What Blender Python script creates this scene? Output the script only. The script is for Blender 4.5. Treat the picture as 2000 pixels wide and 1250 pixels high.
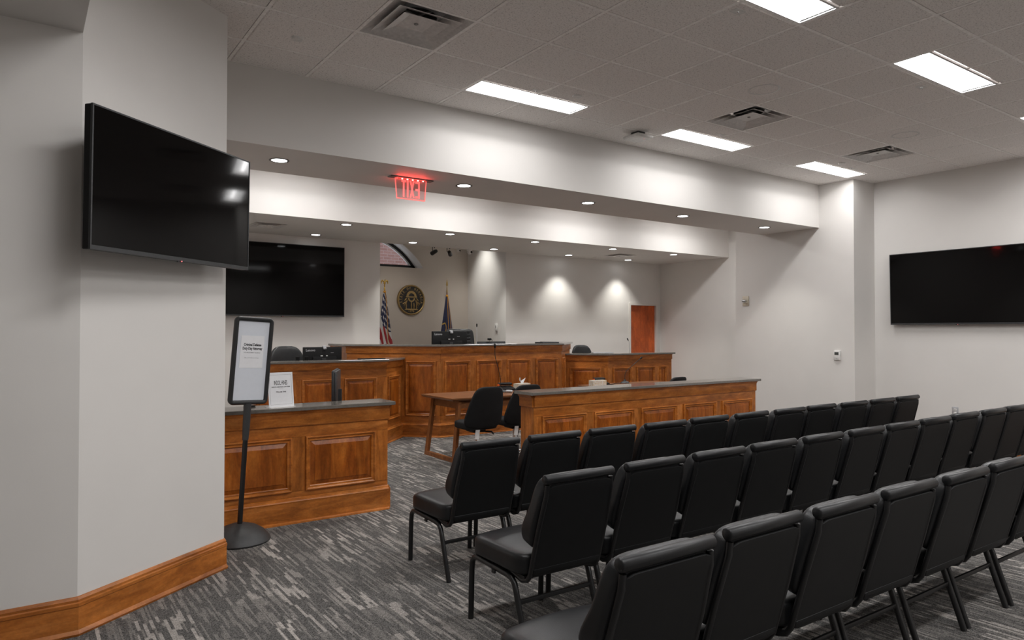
import bpy, bmesh, math, random
from mathutils import Vector, Matrix, Euler
random.seed(7)
SC = bpy.context.scene
for _o in list(bpy.data.objects):
    bpy.data.objects.remove(_o)
COL = SC.collection

# ------------------------------------------------------------------ camera
H = 1.5567
YAW, PITCH, ROLL = 0.609687, 0.0162928, 0.0003268
cam_d = bpy.data.cameras.new('camera')
cam_d.sensor_width = 36.0
cam_d.lens = 1369.53 / 2000.0 * 36.0
cam_d.clip_start = 0.05
cam = bpy.data.objects.new('camera', cam_d)
COL.objects.link(cam)
_f = Vector((math.sin(YAW) * math.cos(PITCH), math.cos(YAW) * math.cos(PITCH), math.sin(PITCH)))
_r = Vector((math.cos(YAW), -math.sin(YAW), 0))
_u = _r.cross(_f)
_r2 = _r * math.cos(ROLL) + _u * math.sin(ROLL)
_u2 = -_r * math.sin(ROLL) + _u * math.cos(ROLL)
_m = Matrix((_r2, _u2, -_f)).transposed().to_4x4()
_m.translation = Vector((0, 0, H))
cam.matrix_world = _m
SC.camera = cam

# ------------------------------------------------------------------ world, exposure, light levels
world = bpy.data.worlds.new('world')
SC.world = world
world.use_nodes = True
_bg = world.node_tree.nodes['Background']
_bg.inputs[0].default_value = (0.74, 0.78, 0.84, 1)
_bg.inputs[1].default_value = 1.5
SC.view_settings.view_transform = 'Standard'
SC.view_settings.look = 'None'
SC.view_settings.exposure = 0.34
SC.cycles.diffuse_bounces = 8
SC.cycles.max_bounces = 12
SC.view_settings.gamma = 1.0
SC.view_settings.use_curve_mapping = False
STRIP_L, SIDE_L = 38.0, 4.5     # radiance of a panel's middle strip and of its side reflectors
PANEL_W = 19.5       # watts of the downward beam of one panel
FRONT_W, WELL_W = 5.5, 13.0   # the same for the dimmed row along the header and the row between the headers
SPOT_W = 62.0        # watts of one recessed downlight
PANEL_COL = (1.0, 0.988, 0.985)
SPOT_COL = (1.0, 0.985, 0.925)

# ------------------------------------------------------------------ helpers: materials
def lin(c):
    c = c / 255.0
    return c / 12.92 if c <= 0.04045 else ((c + 0.055) / 1.055) ** 2.4

def rgb(r, g, b):
    return (lin(r), lin(g), lin(b), 1.0)

class NT:
    def __init__(s, name):
        s.m = bpy.data.materials.new(name)
        s.m.use_nodes = True
        s.t = s.m.node_tree
        s.b = s.t.nodes['Principled BSDF']
    def n(s, kind, **kw):
        nd = s.t.nodes.new('ShaderNode' + kind)
        for k, v in kw.items():
            setattr(nd, k, v)
        return nd
    def l(s, a, b):
        s.t.links.new(a, b)
    def setp(s, **kw):
        for k, v in kw.items():
            s.b.inputs[k.replace('_', ' ')].default_value = v
    def math(s, op, a, b=None, c=None):
        nd = s.n('Math', operation=op)
        for i, x in enumerate((a, b, c)):
            if x is None:
                continue
            if hasattr(x, 'is_output'):
                s.l(x, nd.inputs[i])
            else:
                nd.inputs[i].default_value = x
        return nd.outputs[0]
    def mix(s, fac, a, b):
        nd = s.n('Mix', data_type='RGBA')
        for i, x in ((0, fac), (6, a), (7, b)):
            if hasattr(x, 'is_output'):
                s.l(x, nd.inputs[i])
            else:
                nd.inputs[i].default_value = x
        return nd.outputs[2]
    def ramp(s, fac, stops):
        nd = s.n('ValToRGB')
        cr = nd.color_ramp
        while len(cr.elements) < len(stops):
            cr.elements.new(0.5)
        for e, (p, c) in zip(cr.elements, stops):
            e.position = p
            e.color = c if len(c) == 4 else (*c, 1)
        s.l(fac, nd.inputs[0])
        return nd.outputs[0]
    def coord(s, kind='Object', scale=(1, 1, 1)):
        tc = s.n('TexCoord')
        mp = s.n('Mapping')
        mp.inputs['Scale'].default_value = scale
        s.l(tc.outputs[kind], mp.inputs[0])
        return mp.outputs[0]
    def noise(s, vec, scale, detail=3.0, rough=0.55, dist=0.0):
        nd = s.n('TexNoise')
        nd.inputs['Scale'].default_value = scale
        nd.inputs['Detail'].default_value = detail
        nd.inputs['Roughness'].default_value = rough
        nd.inputs['Distortion'].default_value = dist
        s.l(vec, nd.inputs['Vector'])
        return nd.outputs['Fac']
    def bump(s, h, strength=0.1, dist=0.01):
        nd = s.n('Bump')
        nd.inputs['Strength'].default_value = strength
        nd.inputs['Distance'].default_value = dist
        s.l(h, nd.inputs['Height'])
        s.l(nd.outputs[0], s.b.inputs['Normal'])

def plain(name, col, rough=0.5, metal=0.0, spec=0.5, coat=0.0, var=1.0):
    t = NT(name)
    v = t.coord('Object')
    f = t.noise(v, 35.0, 2.0)
    c2 = tuple(x * (1 - 0.12 * var) for x in col[:3]) + (1,)
    c3 = tuple(min(1, x * (1 + 0.08 * var)) for x in col[:3]) + (1,)
    t.l(t.ramp(f, [(0.3, c2), (0.7, c3)]), t.b.inputs['Base Color'])
    t.setp(Roughness=rough, Metallic=metal)
    t.b.inputs['Specular IOR Level'].default_value = spec
    t.b.inputs['Coat Weight'].default_value = coat
    return t.m

def emit(name, col, strength):
    t = NT(name)
    t.setp(Base_Color=(0.8, 0.8, 0.8, 1))
    t.b.inputs['Emission Color'].default_value = (*col[:3], 1)
    t.b.inputs['Emission Strength'].default_value = strength
    return t.m

def paint(name, col):
    t = NT(name)
    v = t.coord('Object')
    f = t.noise(v, 1.3, 3.0)
    t.l(t.ramp(f, [(0.3, tuple(x * 0.965 for x in col[:3])), (0.7, tuple(x * 1.02 for x in col[:3]))]), t.b.inputs['Base Color'])
    g = t.noise(v, 220.0, 2.0)
    t.bump(g, 0.08, 0.002)
    t.setp(Roughness=0.62)
    t.b.inputs['Specular IOR Level'].default_value = 0.3
    return t.m

def wood(name, vertical, dark=1.0, sat=None, rough=0.34):
    t = NT(name)
    sc = (9, 9, 1.6) if vertical else (1.6, 1.6, 9)
    v = t.coord('Object', sc)
    g = t.noise(v, 1.5, 4.0, 0.6, 1.1)
    v2 = t.coord('Object', (1, 1, 0.45) if vertical else (0.45, 0.45, 1))
    blotch = t.noise(v2, 9.0, 4.0, 0.65, 0.6)
    fine = t.noise(t.coord('Object', (160, 160, 6) if vertical else (6, 6, 160)), 1.0, 2.0)
    k = dark * 1.08
    c0 = (0.190 * k, 0.052 * k, 0.0070 * k)
    c1 = (0.350 * k, 0.110 * k, 0.0180 * k)
    c2 = (0.49 * k, 0.180 * k, 0.042 * k)
    if sat:
        c0, c1, c2 = sat
    base = t.ramp(g, [(0.25, c0), (0.5, c1), (0.78, c2)])
    # board-to-board change of tone
    tc = t.n('TexCoord')
    sx = t.n('SeparateXYZ')
    t.l(tc.outputs['Object'], sx.inputs[0])
    if vertical:
        s = t.math('ADD', t.math('MULTIPLY', sx.outputs[0], 9.0), t.math('MULTIPLY', sx.outputs[1], 9.0))
    else:
        s = t.math('MULTIPLY', sx.outputs[2], 5.0)
    wn = t.n('TexWhiteNoise', noise_dimensions='1D')
    t.l(t.math('FLOOR', s), wn.inputs['W'])
    tone = t.math('ADD', t.math('MULTIPLY', wn.outputs[0], 0.30 if vertical else 0.12), 0.84 if vertical else 0.93)
    tone = t.math('MULTIPLY', tone, t.math('ADD', t.math('MULTIPLY', blotch, 1.3), 0.34))
    tone = t.math('MULTIPLY', tone, t.math('ADD', t.math('MULTIPLY', fine, 0.22), 0.89))
    speck = t.noise(t.coord('Object', (1, 1, 0.6) if vertical else (0.6, 0.6, 1)), 75.0, 3.0, 0.7)
    tone = t.math('MULTIPLY', tone, t.math('ADD', t.math('MULTIPLY', speck, 0.7), 0.65))
    hsv = t.n('HueSaturation')
    t.l(base, hsv.inputs['Color'])
    t.l(tone, hsv.inputs['Value'])
    t.l(hsv.outputs[0], t.b.inputs['Base Color'])
    t.setp(Roughness=rough)
    t.b.inputs['Coat Weight'].default_value = 0.15
    t.b.inputs['Specular IOR Level'].default_value = 0.35
    t.b.inputs['Coat Roughness'].default_value = 0.2
    t.bump(g, 0.05, 0.002)
    return t.m

def carpet_mat():
    t = NT('carpet')
    tc = t.n('TexCoord')
    sx = t.n('SeparateXYZ')
    t.l(tc.outputs['Object'], sx.inputs[0])
    X, Y = sx.outputs[0], sx.outputs[1]
    def streak(width, ly, off, thr, soft):
        # columns of one yarn width; along each column the pale yarn comes and goes
        col = t.math('FLOOR', t.math('ADD', t.math('DIVIDE', X, width), off))
        cv = t.n('CombineXYZ')
        t.l(t.math('MULTIPLY', col, 13.37), cv.inputs[0])
        t.l(t.math('MULTIPLY', Y, 1.0 / ly), cv.inputs[1])
        f = t.noise(cv.outputs[0], 1.0, 0.0, 0.5)
        return t.math('MULTIPLY', t.math('SUBTRACT', f, thr), 1.0 / soft)
    def clamp(x):
        nd = t.n('Clamp')
        t.l(x, nd.inputs[0])
        return nd.outputs[0]
    a = clamp(streak(0.0165, 0.30, 0.0, 0.555, 0.03))
    b = clamp(streak(0.0095, 0.42, 0.37, 0.60, 0.035))
    # blocks in which the pale yarn is dense, staggered column by column
    v = t.coord('Object')
    bc = t.math('FLOOR', t.math('DIVIDE', X, 0.152))
    wn0 = t.n('TexWhiteNoise', noise_dimensions='1D')
    t.l(bc, wn0.inputs['W'])
    tile = t.n('CombineXYZ')
    t.l(bc, tile.inputs[0])
    t.l(t.math('FLOOR', t.math('ADD', t.math('DIVIDE', Y, 0.40), t.math('MULTIPLY', wn0.outputs[0], 3.0))), tile.inputs[1])
    wn = t.n('TexWhiteNoise', noise_dimensions='2D')
    t.l(tile.outputs[0], wn.inputs['Vector'])
    dens = t.math('ADD', t.math('MULTIPLY', t.math('POWER', wn.outputs[0], 1.3), 0.80), 0.14)
    m = t.math('MULTIPLY', a, dens)
    m = t.math('MAXIMUM', m, t.math('MULTIPLY', b, 0.28))
    # cross ticks that break the pale yarn up
    cv2 = t.n('CombineXYZ')
    t.l(t.math('MULTIPLY', t.math('FLOOR', t.math('DIVIDE', X, 0.0165)), 5.1), cv2.inputs[0])
    t.l(t.math('MULTIPLY', Y, 130.0), cv2.inputs[1])
    tick = t.noise(cv2.outputs[0], 1.0, 1.0)
    m = clamp(t.math('MULTIPLY', m, t.math('ADD', t.math('MULTIPLY', tick, 1.3), 0.25)))
    fuzz = t.noise(v, 170.0, 2.0, 0.75)
    basec = t.ramp(fuzz, [(0.36, (0.026, 0.025, 0.024)), (0.64, (0.170, 0.163, 0.156))])
    pale = t.ramp(fuzz, [(0.36, (0.28, 0.255, 0.235)), (0.64, (0.56, 0.52, 0.48))])
    t.l(t.mix(m, basec, pale), t.b.inputs['Base Color'])
    t.setp(Roughness=0.95)
    t.b.inputs['Specular IOR Level'].default_value = 0.1
    t.bump(fuzz, 0.35, 0.006)
    return t.m

def tile_mat():
    t = NT('acoustic_tile')
    v = t.coord('Object')
    f = t.noise(v, 95.0, 4.0, 0.75)
    h = t.noise(v, 34.0, 2.0, 0.6)
    oi = t.n('ObjectInfo')
    col = t.ramp(f, [(0.33, (0.40, 0.375, 0.36)), (0.43, (0.82, 0.785, 0.76)), (0.6, (0.90, 0.865, 0.84))])
    hsv = t.n('HueSaturation')
    t.l(col, hsv.inputs['Color'])
    t.l(t.math('ADD', t.math('MULTIPLY', oi.outputs['Random'], 0.05), 0.975), hsv.inputs['Value'])
    t.l(hsv.outputs[0], t.b.inputs['Base Color'])
    t.setp(Roughness=0.9)
    t.b.inputs['Specular IOR Level'].default_value = 0.15
    t.bump(t.math('ADD', f, h), 0.35, 0.004)
    return t.m

def vinyl(name, base, rough):
    t = NT(name)
    v = t.coord('Object')
    f = t.noise(v, 14.0, 3.0)
    g = t.noise(v, 420.0, 2.0)
    t.l(t.ramp(f, [(0.3, tuple(x * 0.8 for x in base)), (0.7, tuple(x * 1.15 for x in base))]), t.b.inputs['Base Color'])
    t.setp(Roughness=rough)
    t.b.inputs['Specular IOR Level'].default_value = 0.34
    t.bump(t.math('ADD', t.math('MULTIPLY', f, 1.5), g), 0.12, 0.004)
    return t.m

def screen_mat():
    t = NT('dark_screen_glass')
    v = t.coord('Object')
    f = t.noise(v, 3.0, 1.0)
    t.l(t.ramp(f, [(0.2, (0.0012, 0.0011, 0.0012)), (0.8, (0.0022, 0.0019, 0.0019))]), t.b.inputs['Base Color'])
    t.setp(Roughness=0.055)
    t.b.inputs['Specular IOR Level'].default_value = 0.17
    return t.m

def brick_mat():
    t = NT('red_brick')
    tc = t.n('TexCoord')
    mp = t.n('Mapping')
    mp.inputs['Rotation'].default_value = (math.pi / 2, 0, 0)
    t.l(tc.outputs['Object'], mp.inputs[0])
    b = t.n('TexBrick')
    b.inputs['Color1'].default_value = (0.27, 0.135, 0.11, 1)
    b.inputs['Color2'].default_value = (0.225, 0.105, 0.085, 1)
    b.inputs['Mortar'].default_value = (0.33, 0.25, 0.225, 1)
    b.inputs['Scale'].default_value = 1.0
    b.inputs['Brick Width'].default_value = 0.21
    b.inputs['Row Height'].default_value = 0.075
    b.inputs['Mortar Size'].default_value = 0.006
    t.l(mp.outputs[0], b.inputs['Vector'])
    t.l(b.outputs['Color'], t.b.inputs['Base Color'])
    t.setp(Roughness=0.85)
    return t.m

def glass_mat(name, col=(1, 1, 1, 1), alpha=0.12):
    t = NT(name)
    t.setp(Base_Color=col, Roughness=0.05)
    tr = t.n('BsdfTransparent')
    tr.inputs[0].default_value = col
    mx = t.n('MixShader')
    mx.inputs[0].default_value = alpha
    t.l(tr.outputs[0], mx.inputs[1])
    t.l(t.b.outputs[0], mx.inputs[2])
    t.l(mx.outputs[0], t.t.nodes['Material Output'].inputs[0])
    return t.m

M = {}
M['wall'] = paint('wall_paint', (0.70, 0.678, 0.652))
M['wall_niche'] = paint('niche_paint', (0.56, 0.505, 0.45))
M['white_trim'] = paint('white_reveal', (0.70, 0.67, 0.63))
M['carpet'] = carpet_mat()
M['tile'] = tile_mat()
M['tbar'] = plain('ceiling_bar_metal', (0.93, 0.90, 0.875, 1), 0.5)
M['white_metal'] = plain('white_metal', (0.62, 0.60, 0.585, 1), 0.35)
M['plastic_white'] = plain('white_plastic', (0.72, 0.71, 0.69, 1), 0.4)
M['plastic_ivory'] = plain('ivory_plastic', (0.60, 0.54, 0.44, 1), 0.4)
M['wood_h'] = wood('stained_wood_horizontal', False)
M['wood_v'] = wood('stained_wood_vertical', True)
M['wood_mould'] = wood('stained_wood_moulding', False, 1.08, None, 0.28)
M['wood_panel'] = wood('stained_wood_panel', True, 1.0, ((0.165, 0.036, 0.0030), (0.30, 0.078, 0.0080), (0.41, 0.130, 0.019)), 0.32)
M['wood_table'] = wood('walnut_table_wood', False, 1.0, ((0.14, 0.052, 0.018), (0.215, 0.083, 0.030), (0.275, 0.115, 0.046)), 0.4)
M['wood_leg'] = wood('walnut_leg_wood', True, 1.0, ((0.16, 0.052, 0.014), (0.24, 0.085, 0.025), (0.30, 0.118, 0.04)), 0.4)
M['wood_door'] = wood('cherry_door_wood', True, 1.0, ((0.44, 0.078, 0.014), (0.50, 0.096, 0.019), (0.55, 0.115, 0.024)), 0.45)
M['counter'] = plain('grey_counter', (0.15, 0.136, 0.12, 1), 0.10, 0.0, 0.75)
M['vinyl'] = vinyl('black_vinyl', (0.0125, 0.0130, 0.0140), 0.36)
M['back_panel'] = vinyl('black_back_panel', (0.0036, 0.0038, 0.0042), 0.6)
M['fabric'] = vinyl('black_fabric', (0.0065, 0.0070, 0.0080), 0.75)
M['leather'] = vinyl('black_leather', (0.016, 0.0165, 0.0175), 0.33)
M['black_metal'] = plain('black_powder_coat', (0.0085, 0.0085, 0.009, 1), 0.36)
M['black_plastic'] = plain('black_plastic', (0.0055, 0.0055, 0.006, 1), 0.45, 0.0, 0.25)
M['dark_grey'] = plain('dark_grey_plastic', (0.028, 0.029, 0.031, 1), 0.42)
M['black_frame'] = plain('black_sign_frame', (0.016, 0.0165, 0.017, 1), 0.45)
M['base_grey'] = plain('cast_base_grey', (0.032, 0.033, 0.034, 1), 0.5)
M['screen'] = screen_mat()
M['chrome'] = plain('chrome', (0.72, 0.72, 0.73, 1), 0.16, 1.0)
M['paper'] = plain('white_paper', (0.76, 0.765, 0.785, 1), 0.6, var=0.15)
M['poster'] = plain('poster_insert', (0.66, 0.69, 0.745, 1), 0.3, var=0.12)
M['ink'] = plain('black_ink', (0.02, 0.02, 0.022, 1), 0.6)
M['ink_grey'] = plain('grey_ink', (0.22, 0.22, 0.23, 1), 0.6)
M['label_print'] = plain('pale_print', (0.45, 0.46, 0.47, 1), 0.5)
M['gold'] = plain('gold_metal', (0.62, 0.40, 0.10, 1), 0.3, 0.9)
M['antique'] = plain('antique_brass', (0.36, 0.25, 0.105, 1), 0.42, 0.65)
M['antique_dim'] = plain('worn_brass', (0.16, 0.115, 0.055, 1), 0.5, 0.5)
M['seal_black'] = plain('seal_black_field', (0.008, 0.008, 0.008, 1), 0.4)
M['fringe'] = plain('gold_fringe', (0.62, 0.29, 0.025, 1), 0.7)
M['panel_light'] = emit('lit_panel_strip', PANEL_COL, STRIP_L)
M['panel_side'] = emit('lit_panel_side', PANEL_COL, SIDE_L)
M['spot_lens'] = emit('lit_downlight_lens', (0.97, 0.99, 1.0), 9.0)
M['red_led'] = emit('red_led', (1.0, 0.02, 0.015), 6.0)
M['red_edge'] = emit('red_lit_edge', (1.0, 0.045, 0.035), 1.0)
M['red_letter'] = emit('red_lit_letter', (1.0, 0.035, 0.03), 0.75)
M['red_dot'] = emit('red_standby_led', (1.0, 0.02, 0.02), 1.2)
M['led_white'] = emit('red_led_core', (1.0, 0.45, 0.40), 5.0)
M['brick'] = brick_mat()
M['glass'] = glass_mat('window_glass', (0.95, 0.97, 1, 1), 0.06)
M['acrylic'] = glass_mat('red_tinted_acrylic', (0.97, 0.84, 0.84, 1), 0.12)
M['duct'] = plain('dark_duct', (0.010, 0.010, 0.010, 1), 0.8)
M['duct_grey'] = plain('galvanised_neck', (0.20, 0.195, 0.19, 1), 0.45, 0.3)
M['orange'] = plain('orange_plastic', (0.75, 0.13, 0.02, 1), 0.5)
M['tag_white'] = plain('white_label_tag', (0.62, 0.62, 0.61, 1), 0.7)
M['silver'] = plain('silver_plastic', (0.52, 0.53, 0.55, 1), 0.3, 0.4)
M['lcd'] = plain('grey_lcd', (0.07, 0.075, 0.07, 1), 0.25)

# ------------------------------------------------------------------ helpers: geometry
class MB:
    def __init__(s):
        s.v = []
        s.f = []
    def add(s, vs, fs, T=None):
        o = len(s.v)
        for p in vs:
            p = Vector(p)
            s.v.append(T @ p if T else p)
        flip = T is not None and T.to_3x3().determinant() < 0
        for f in fs:
            g = [i + o for i in f]
            s.f.append(g[::-1] if flip else g)
        return s
    def box(s, x0, x1, y0, y1, z0, z1, T=None):
        vs = [(x0, y0, z0), (x1, y0, z0), (x1, y1, z0), (x0, y1, z0), (x0, y0, z1), (x1, y0, z1), (x1, y1, z1), (x0, y1, z1)]
        fs = [(0, 3, 2, 1), (4, 5, 6, 7), (0, 1, 5, 4), (1, 2, 6, 5), (2, 3, 7, 6), (3, 0, 4, 7)]
        return s.add(vs, fs, T)
    def rbox(s, sx, sy, sz, r, T=None, seg=2):
        bm = bmesh.new()
        bmesh.ops.create_cube(bm, size=1.0)
        for v in bm.verts:
            v.co = Vector((v.co.x * sx, v.co.y * sy, v.co.z * sz))
        bmesh.ops.bevel(bm, geom=list(bm.edges), offset=r, segments=seg, profile=0.5, affect='EDGES')
        bm.verts.index_update()
        vs = [v.co.copy() for v in bm.verts]
        fs = [[v.index for v in f.verts] for f in bm.faces]
        bm.free()
        return s.add(vs, fs, T)
    def prism(s, poly, z0, z1, T=None):
        n = len(poly)
        a = sum(poly[i][0] * poly[(i + 1) % n][1] - poly[(i + 1) % n][0] * poly[i][1] for i in range(n))
        if a < 0:
            poly = poly[::-1]
        vs = [(p[0], p[1], z0) for p in poly] + [(p[0], p[1], z1) for p in poly]
        fs = [list(range(n))[::-1], list(range(n, 2 * n))]
        for i in range(n):
            j = (i + 1) % n
            fs.append((i, j, j + n, i + n))
        return s.add(vs, fs, T)
    def tube(s, pts, r, n=8, cap=True, T=None, sx=1.0, up=None):
        pts = [Vector(p) for p in pts]
        rs = r if isinstance(r, (list, tuple)) else [r] * len(pts)
        vs, fs = [], []
        t0 = (pts[1] - pts[0]).normalized()
        ref = Vector(up) if up else (Vector((0, 0, 1)) if abs(t0.z) < 0.9 else Vector((1, 0, 0)))
        a = t0.cross(ref).normalized()
        for i, p in enumerate(pts):
            if i == 0:
                t = t0
            elif i == len(pts) - 1:
                t = (pts[i] - pts[i - 1]).normalized()
            else:
                t = ((pts[i + 1] - p).normalized() + (p - pts[i - 1]).normalized()).normalized()
            a = (a - t * a.dot(t)).normalized()
            b = t.cross(a)
            for k in range(n):
                w = 2 * math.pi * k / n
                vs.append(p + (a * math.cos(w) * sx + b * math.sin(w)) * rs[i])
        for i in range(len(pts) - 1):
            for k in range(n):
                k2 = (k + 1) % n
                fs.append((i * n + k, i * n + k2, (i + 1) * n + k2, (i + 1) * n + k))
        if cap:
            fs.append(list(range(n))[::-1])
            fs.append([(len(pts) - 1) * n + k for k in range(n)])
        return s.add(vs, fs, T)
    def lathe(s, prof, n=24, T=None, closed=False):
        vs, fs = [], []
        for r, z in prof:
            for k in range(n):
                w = 2 * math.pi * k / n
                vs.append((max(r, 1e-5) * math.cos(w), max(r, 1e-5) * math.sin(w), z))
        m = len(prof)
        for i in range(m if closed else m - 1):
            i2 = (i + 1) % m
            for k in range(n):
                k2 = (k + 1) % n
                fs.append((i * n + k, i * n + k2, i2 * n + k2, i2 * n + k))
        if not closed:
            fs.append(list(range(n))[::-1])
            fs.append([(m - 1) * n + k for k in range(n)])
        return s.add(vs, fs, T)
    def sweep(s, poly, prof, T=None):
        """closed profile (out, z) carried along a plan polyline with mitred corners; out is to the right of travel"""
        P = [Vector((p[0], p[1])) for p in poly]
        nr = []
        for i in range(len(P) - 1):
            d = (P[i + 1] - P[i]).normalized()
            nr.append(Vector((d.y, -d.x)))
        vs, fs = [], []
        m = len(prof)
        for i, p in enumerate(P):
            n1 = nr[max(0, i - 1)]
            n2 = nr[min(len(nr) - 1, i)]
            w = (n1 + n2) / (1 + n1.dot(n2))
            for o, z in prof:
                vs.append((p.x + w.x * o, p.y + w.y * o, z))
        for i in range(len(P) - 1):
            for k in range(m):
                k2 = (k + 1) % m
                fs.append((i * m + k, (i + 1) * m + k, (i + 1) * m + k2, i * m + k2))
        fs.append(list(range(m)))
        fs.append([(len(P) - 1) * m + k for k in range(m)][::-1])
        return s.add(vs, fs, T)
    def cushion(s, sx, sy, sz, T=None, n=10, p=6.0, fn=None):
        """rounded pillow: cube grid pushed onto a superellipsoid"""
        vs, fs, idx = [], [], {}
        def vid(a, b, c):
            key = (a, b, c)
            if key not in idx:
                q = [2.0 * t / n - 1.0 for t in key]
                q = [math.copysign(abs(t) ** 0.8, t) for t in q]
                d = sum(abs(t) ** p for t in q) ** (1.0 / p)
                x, y, z = (t / d for t in q)
                co = Vector((x * sx / 2, y * sy / 2, z * sz / 2))
                idx[key] = len(vs)
                vs.append(fn(co) if fn else co)
            return idx[key]
        for i in range(n):
            for j in range(n):
                fs.append((vid(i, j, 0), vid(i, j + 1, 0), vid(i + 1, j + 1, 0), vid(i + 1, j, 0)))
                fs.append((vid(i, j, n), vid(i + 1, j, n), vid(i + 1, j + 1, n), vid(i, j + 1, n)))
                fs.append((vid(i, 0, j), vid(i + 1, 0, j), vid(i + 1, 0, j + 1), vid(i, 0, j + 1)))
                fs.append((vid(i, n, j), vid(i, n, j + 1), vid(i + 1, n, j + 1), vid(i + 1, n, j)))
                fs.append((vid(0, i, j), vid(0, i, j + 1), vid(0, i + 1, j + 1), vid(0, i + 1, j)))
                fs.append((vid(n, i, j), vid(n, i + 1, j), vid(n, i + 1, j + 1), vid(n, i, j + 1)))
        return s.add(vs, fs, T)
    def mesh(s, name, mat, smooth=None, off=None):
        me = bpy.data.meshes.new(name)
        vs = [v - off for v in s.v] if off is not None else s.v
        me.from_pydata([tuple(v) for v in vs], [], s.f)
        me.update()
        if smooth:
            for p in me.polygons:
                p.use_smooth = True
            me.set_sharp_from_angle(angle=math.radians(smooth))
        me.materials.append(M[mat] if isinstance(mat, str) else mat)
        return me

def T3(x=0, y=0, z=0, rz=0, rx=0, ry=0):
    return Matrix.Translation((x, y, z)) @ Euler((rx, ry, rz)).to_matrix().to_4x4()

def link(name, data, parent=None, loc=None, mat4=None):
    o = bpy.data.objects.new(name, data)
    COL.objects.link(o)
    if parent:
        o.parent = parent
    if loc is not None:
        o.location = loc
    if mat4 is not None:
        o.matrix_local = mat4
    return o

def tag(o, label=None, cat=None, group=None, kind=None):
    if label:
        o['label'] = label
    if cat:
        o['category'] = cat
    if group:
        o['group'] = group
    if kind:
        o['kind'] = kind
    return o

def root(name, loc, label, cat, group=None, rz=0.0):
    o = link(name, None, None, loc)
    o.empty_display_size = 0.1
    o.rotation_euler = (0, 0, rz)
    return tag(o, label, cat, group)

def part(name, mb, mat, parent, smooth=None, at=None):
    """a child mesh; mb is in the parent's space, or in world space when at (the parent's origin) is given"""
    return link(name, mb.mesh(name, mat, smooth, Vector(at) if at is not None else None), parent)

def solo(name, mb, mat, label=None, cat=None, group=None, kind=None, smooth=None):
    """a top-level one-mesh object whose origin sits at the foot of its bounding box"""
    xs = [v.x for v in mb.v]; ys = [v.y for v in mb.v]; zs = [v.z for v in mb.v]
    off = Vector(((min(xs) + max(xs)) / 2, (min(ys) + max(ys)) / 2, min(zs)))
    o = link(name, mb.mesh(name, mat, smooth, off), None, off)
    return tag(o, label, cat, group, kind)

def copy_tree(o, parent=None):
    c = o.copy()
    COL.objects.link(c)
    c.parent = parent
    for ch in o.children:
        copy_tree(ch, c)
    return c

_deps = None
def text_mb(body, size, T, bold=0.0, depth=0.0, align='CENTER', sx=1.0):
    """lettering as a mesh; the text lies in T's XY plane"""
    cu = bpy.data.curves.new('t', 'FONT')
    cu.body = body
    cu.size = size
    cu.align_x = align
    cu.align_y = 'CENTER'
    cu.offset = bold
    cu.extrude = depth
    cu.resolution_u = 2
    ob = bpy.data.objects.new('t', cu)
    COL.objects.link(ob)
    dg = bpy.context.evaluated_depsgraph_get()
    me = bpy.data.meshes.new_from_object(ob.evaluated_get(dg))
    mb = MB()
    mb.add([(v.co.x * sx, v.co.y, v.co.z) for v in me.vertices], [list(p.vertices) for p in me.polygons], T)
    bpy.data.objects.remove(ob)
    bpy.data.curves.remove(cu)
    bpy.data.meshes.remove(me)
    return mb

def face_T(origin, ex, ey):
    """matrix whose XY plane is the plane through origin spanned by ex, ey"""
    ex = Vector(ex).normalized(); ey = Vector(ey).normalized()
    m = Matrix((ex, ey, ex.cross(ey))).transposed().to_4x4()
    m.translation = Vector(origin)
    return m

# ------------------------------------------------------------------ the room
G = 0.6096
GX, GY = 1.2880, 5.2225          # a crossing of the ceiling grid
CZ = 3.66
YH, YH2 = 5.69, 6.62             # front header, front and back face
YB1, YB = 9.02, 10.87            # rear header face, back wall
SZ = 3.04                        # soffit height
XR, XP, XW = 9.87, 9.33, 11.60   # right wall, pilaster face, right wall of the bench bay
NX0, NX1, NY = 4.897, 7.451, 12.45   # niche opening and niche back wall

solo('floor', MB().box(-3.2, 12.1, -3.7, 13.0, -0.12, 0.0), 'carpet', kind='structure')
solo('wall_left', MB().prism([(-3.2, 4.245), (0.245, 4.245), (1.10, 4.88), (1.10, 11.05), (-3.2, 11.05)], 0, CZ + 0.3), 'wall', kind='structure')
solo('wall_left_bulkhead', MB().box(-3.0, 0.245, -3.5, 4.245, 3.11, CZ + 0.3), 'wall', kind='structure')
solo('wall_far_left', MB().box(-3.2, -3.0, -3.7, 4.245, 0, CZ + 0.3), 'wall', kind='structure')
solo('wall_rear', MB().box(-3.0, 12.1, -3.7, -3.5, 0, CZ + 0.3), 'wall', kind='structure')
solo('wall_right', MB().prism([(XR, -3.5), (XR, 5.18), (XP, 5.18), (XP, 7.12), (XW, 7.12), (XW, 12.7), (12.1, 12.7), (12.1, -3.5)], 0, CZ + 0.3), 'wall', kind='structure')
solo('wall_front_header', MB().box(1.10, XP, YH, YH2, SZ, CZ + 0.3), 'wall', kind='structure')
solo('wall_bench_header', MB().box(1.10, XW, YB1, YB, SZ, CZ + 0.3), 'wall', kind='structure')
solo('ceiling_well', MB().box(1.10, XW, YH2, YB1, CZ + 0.1, CZ + 0.3), 'wall', kind='structure')
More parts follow.
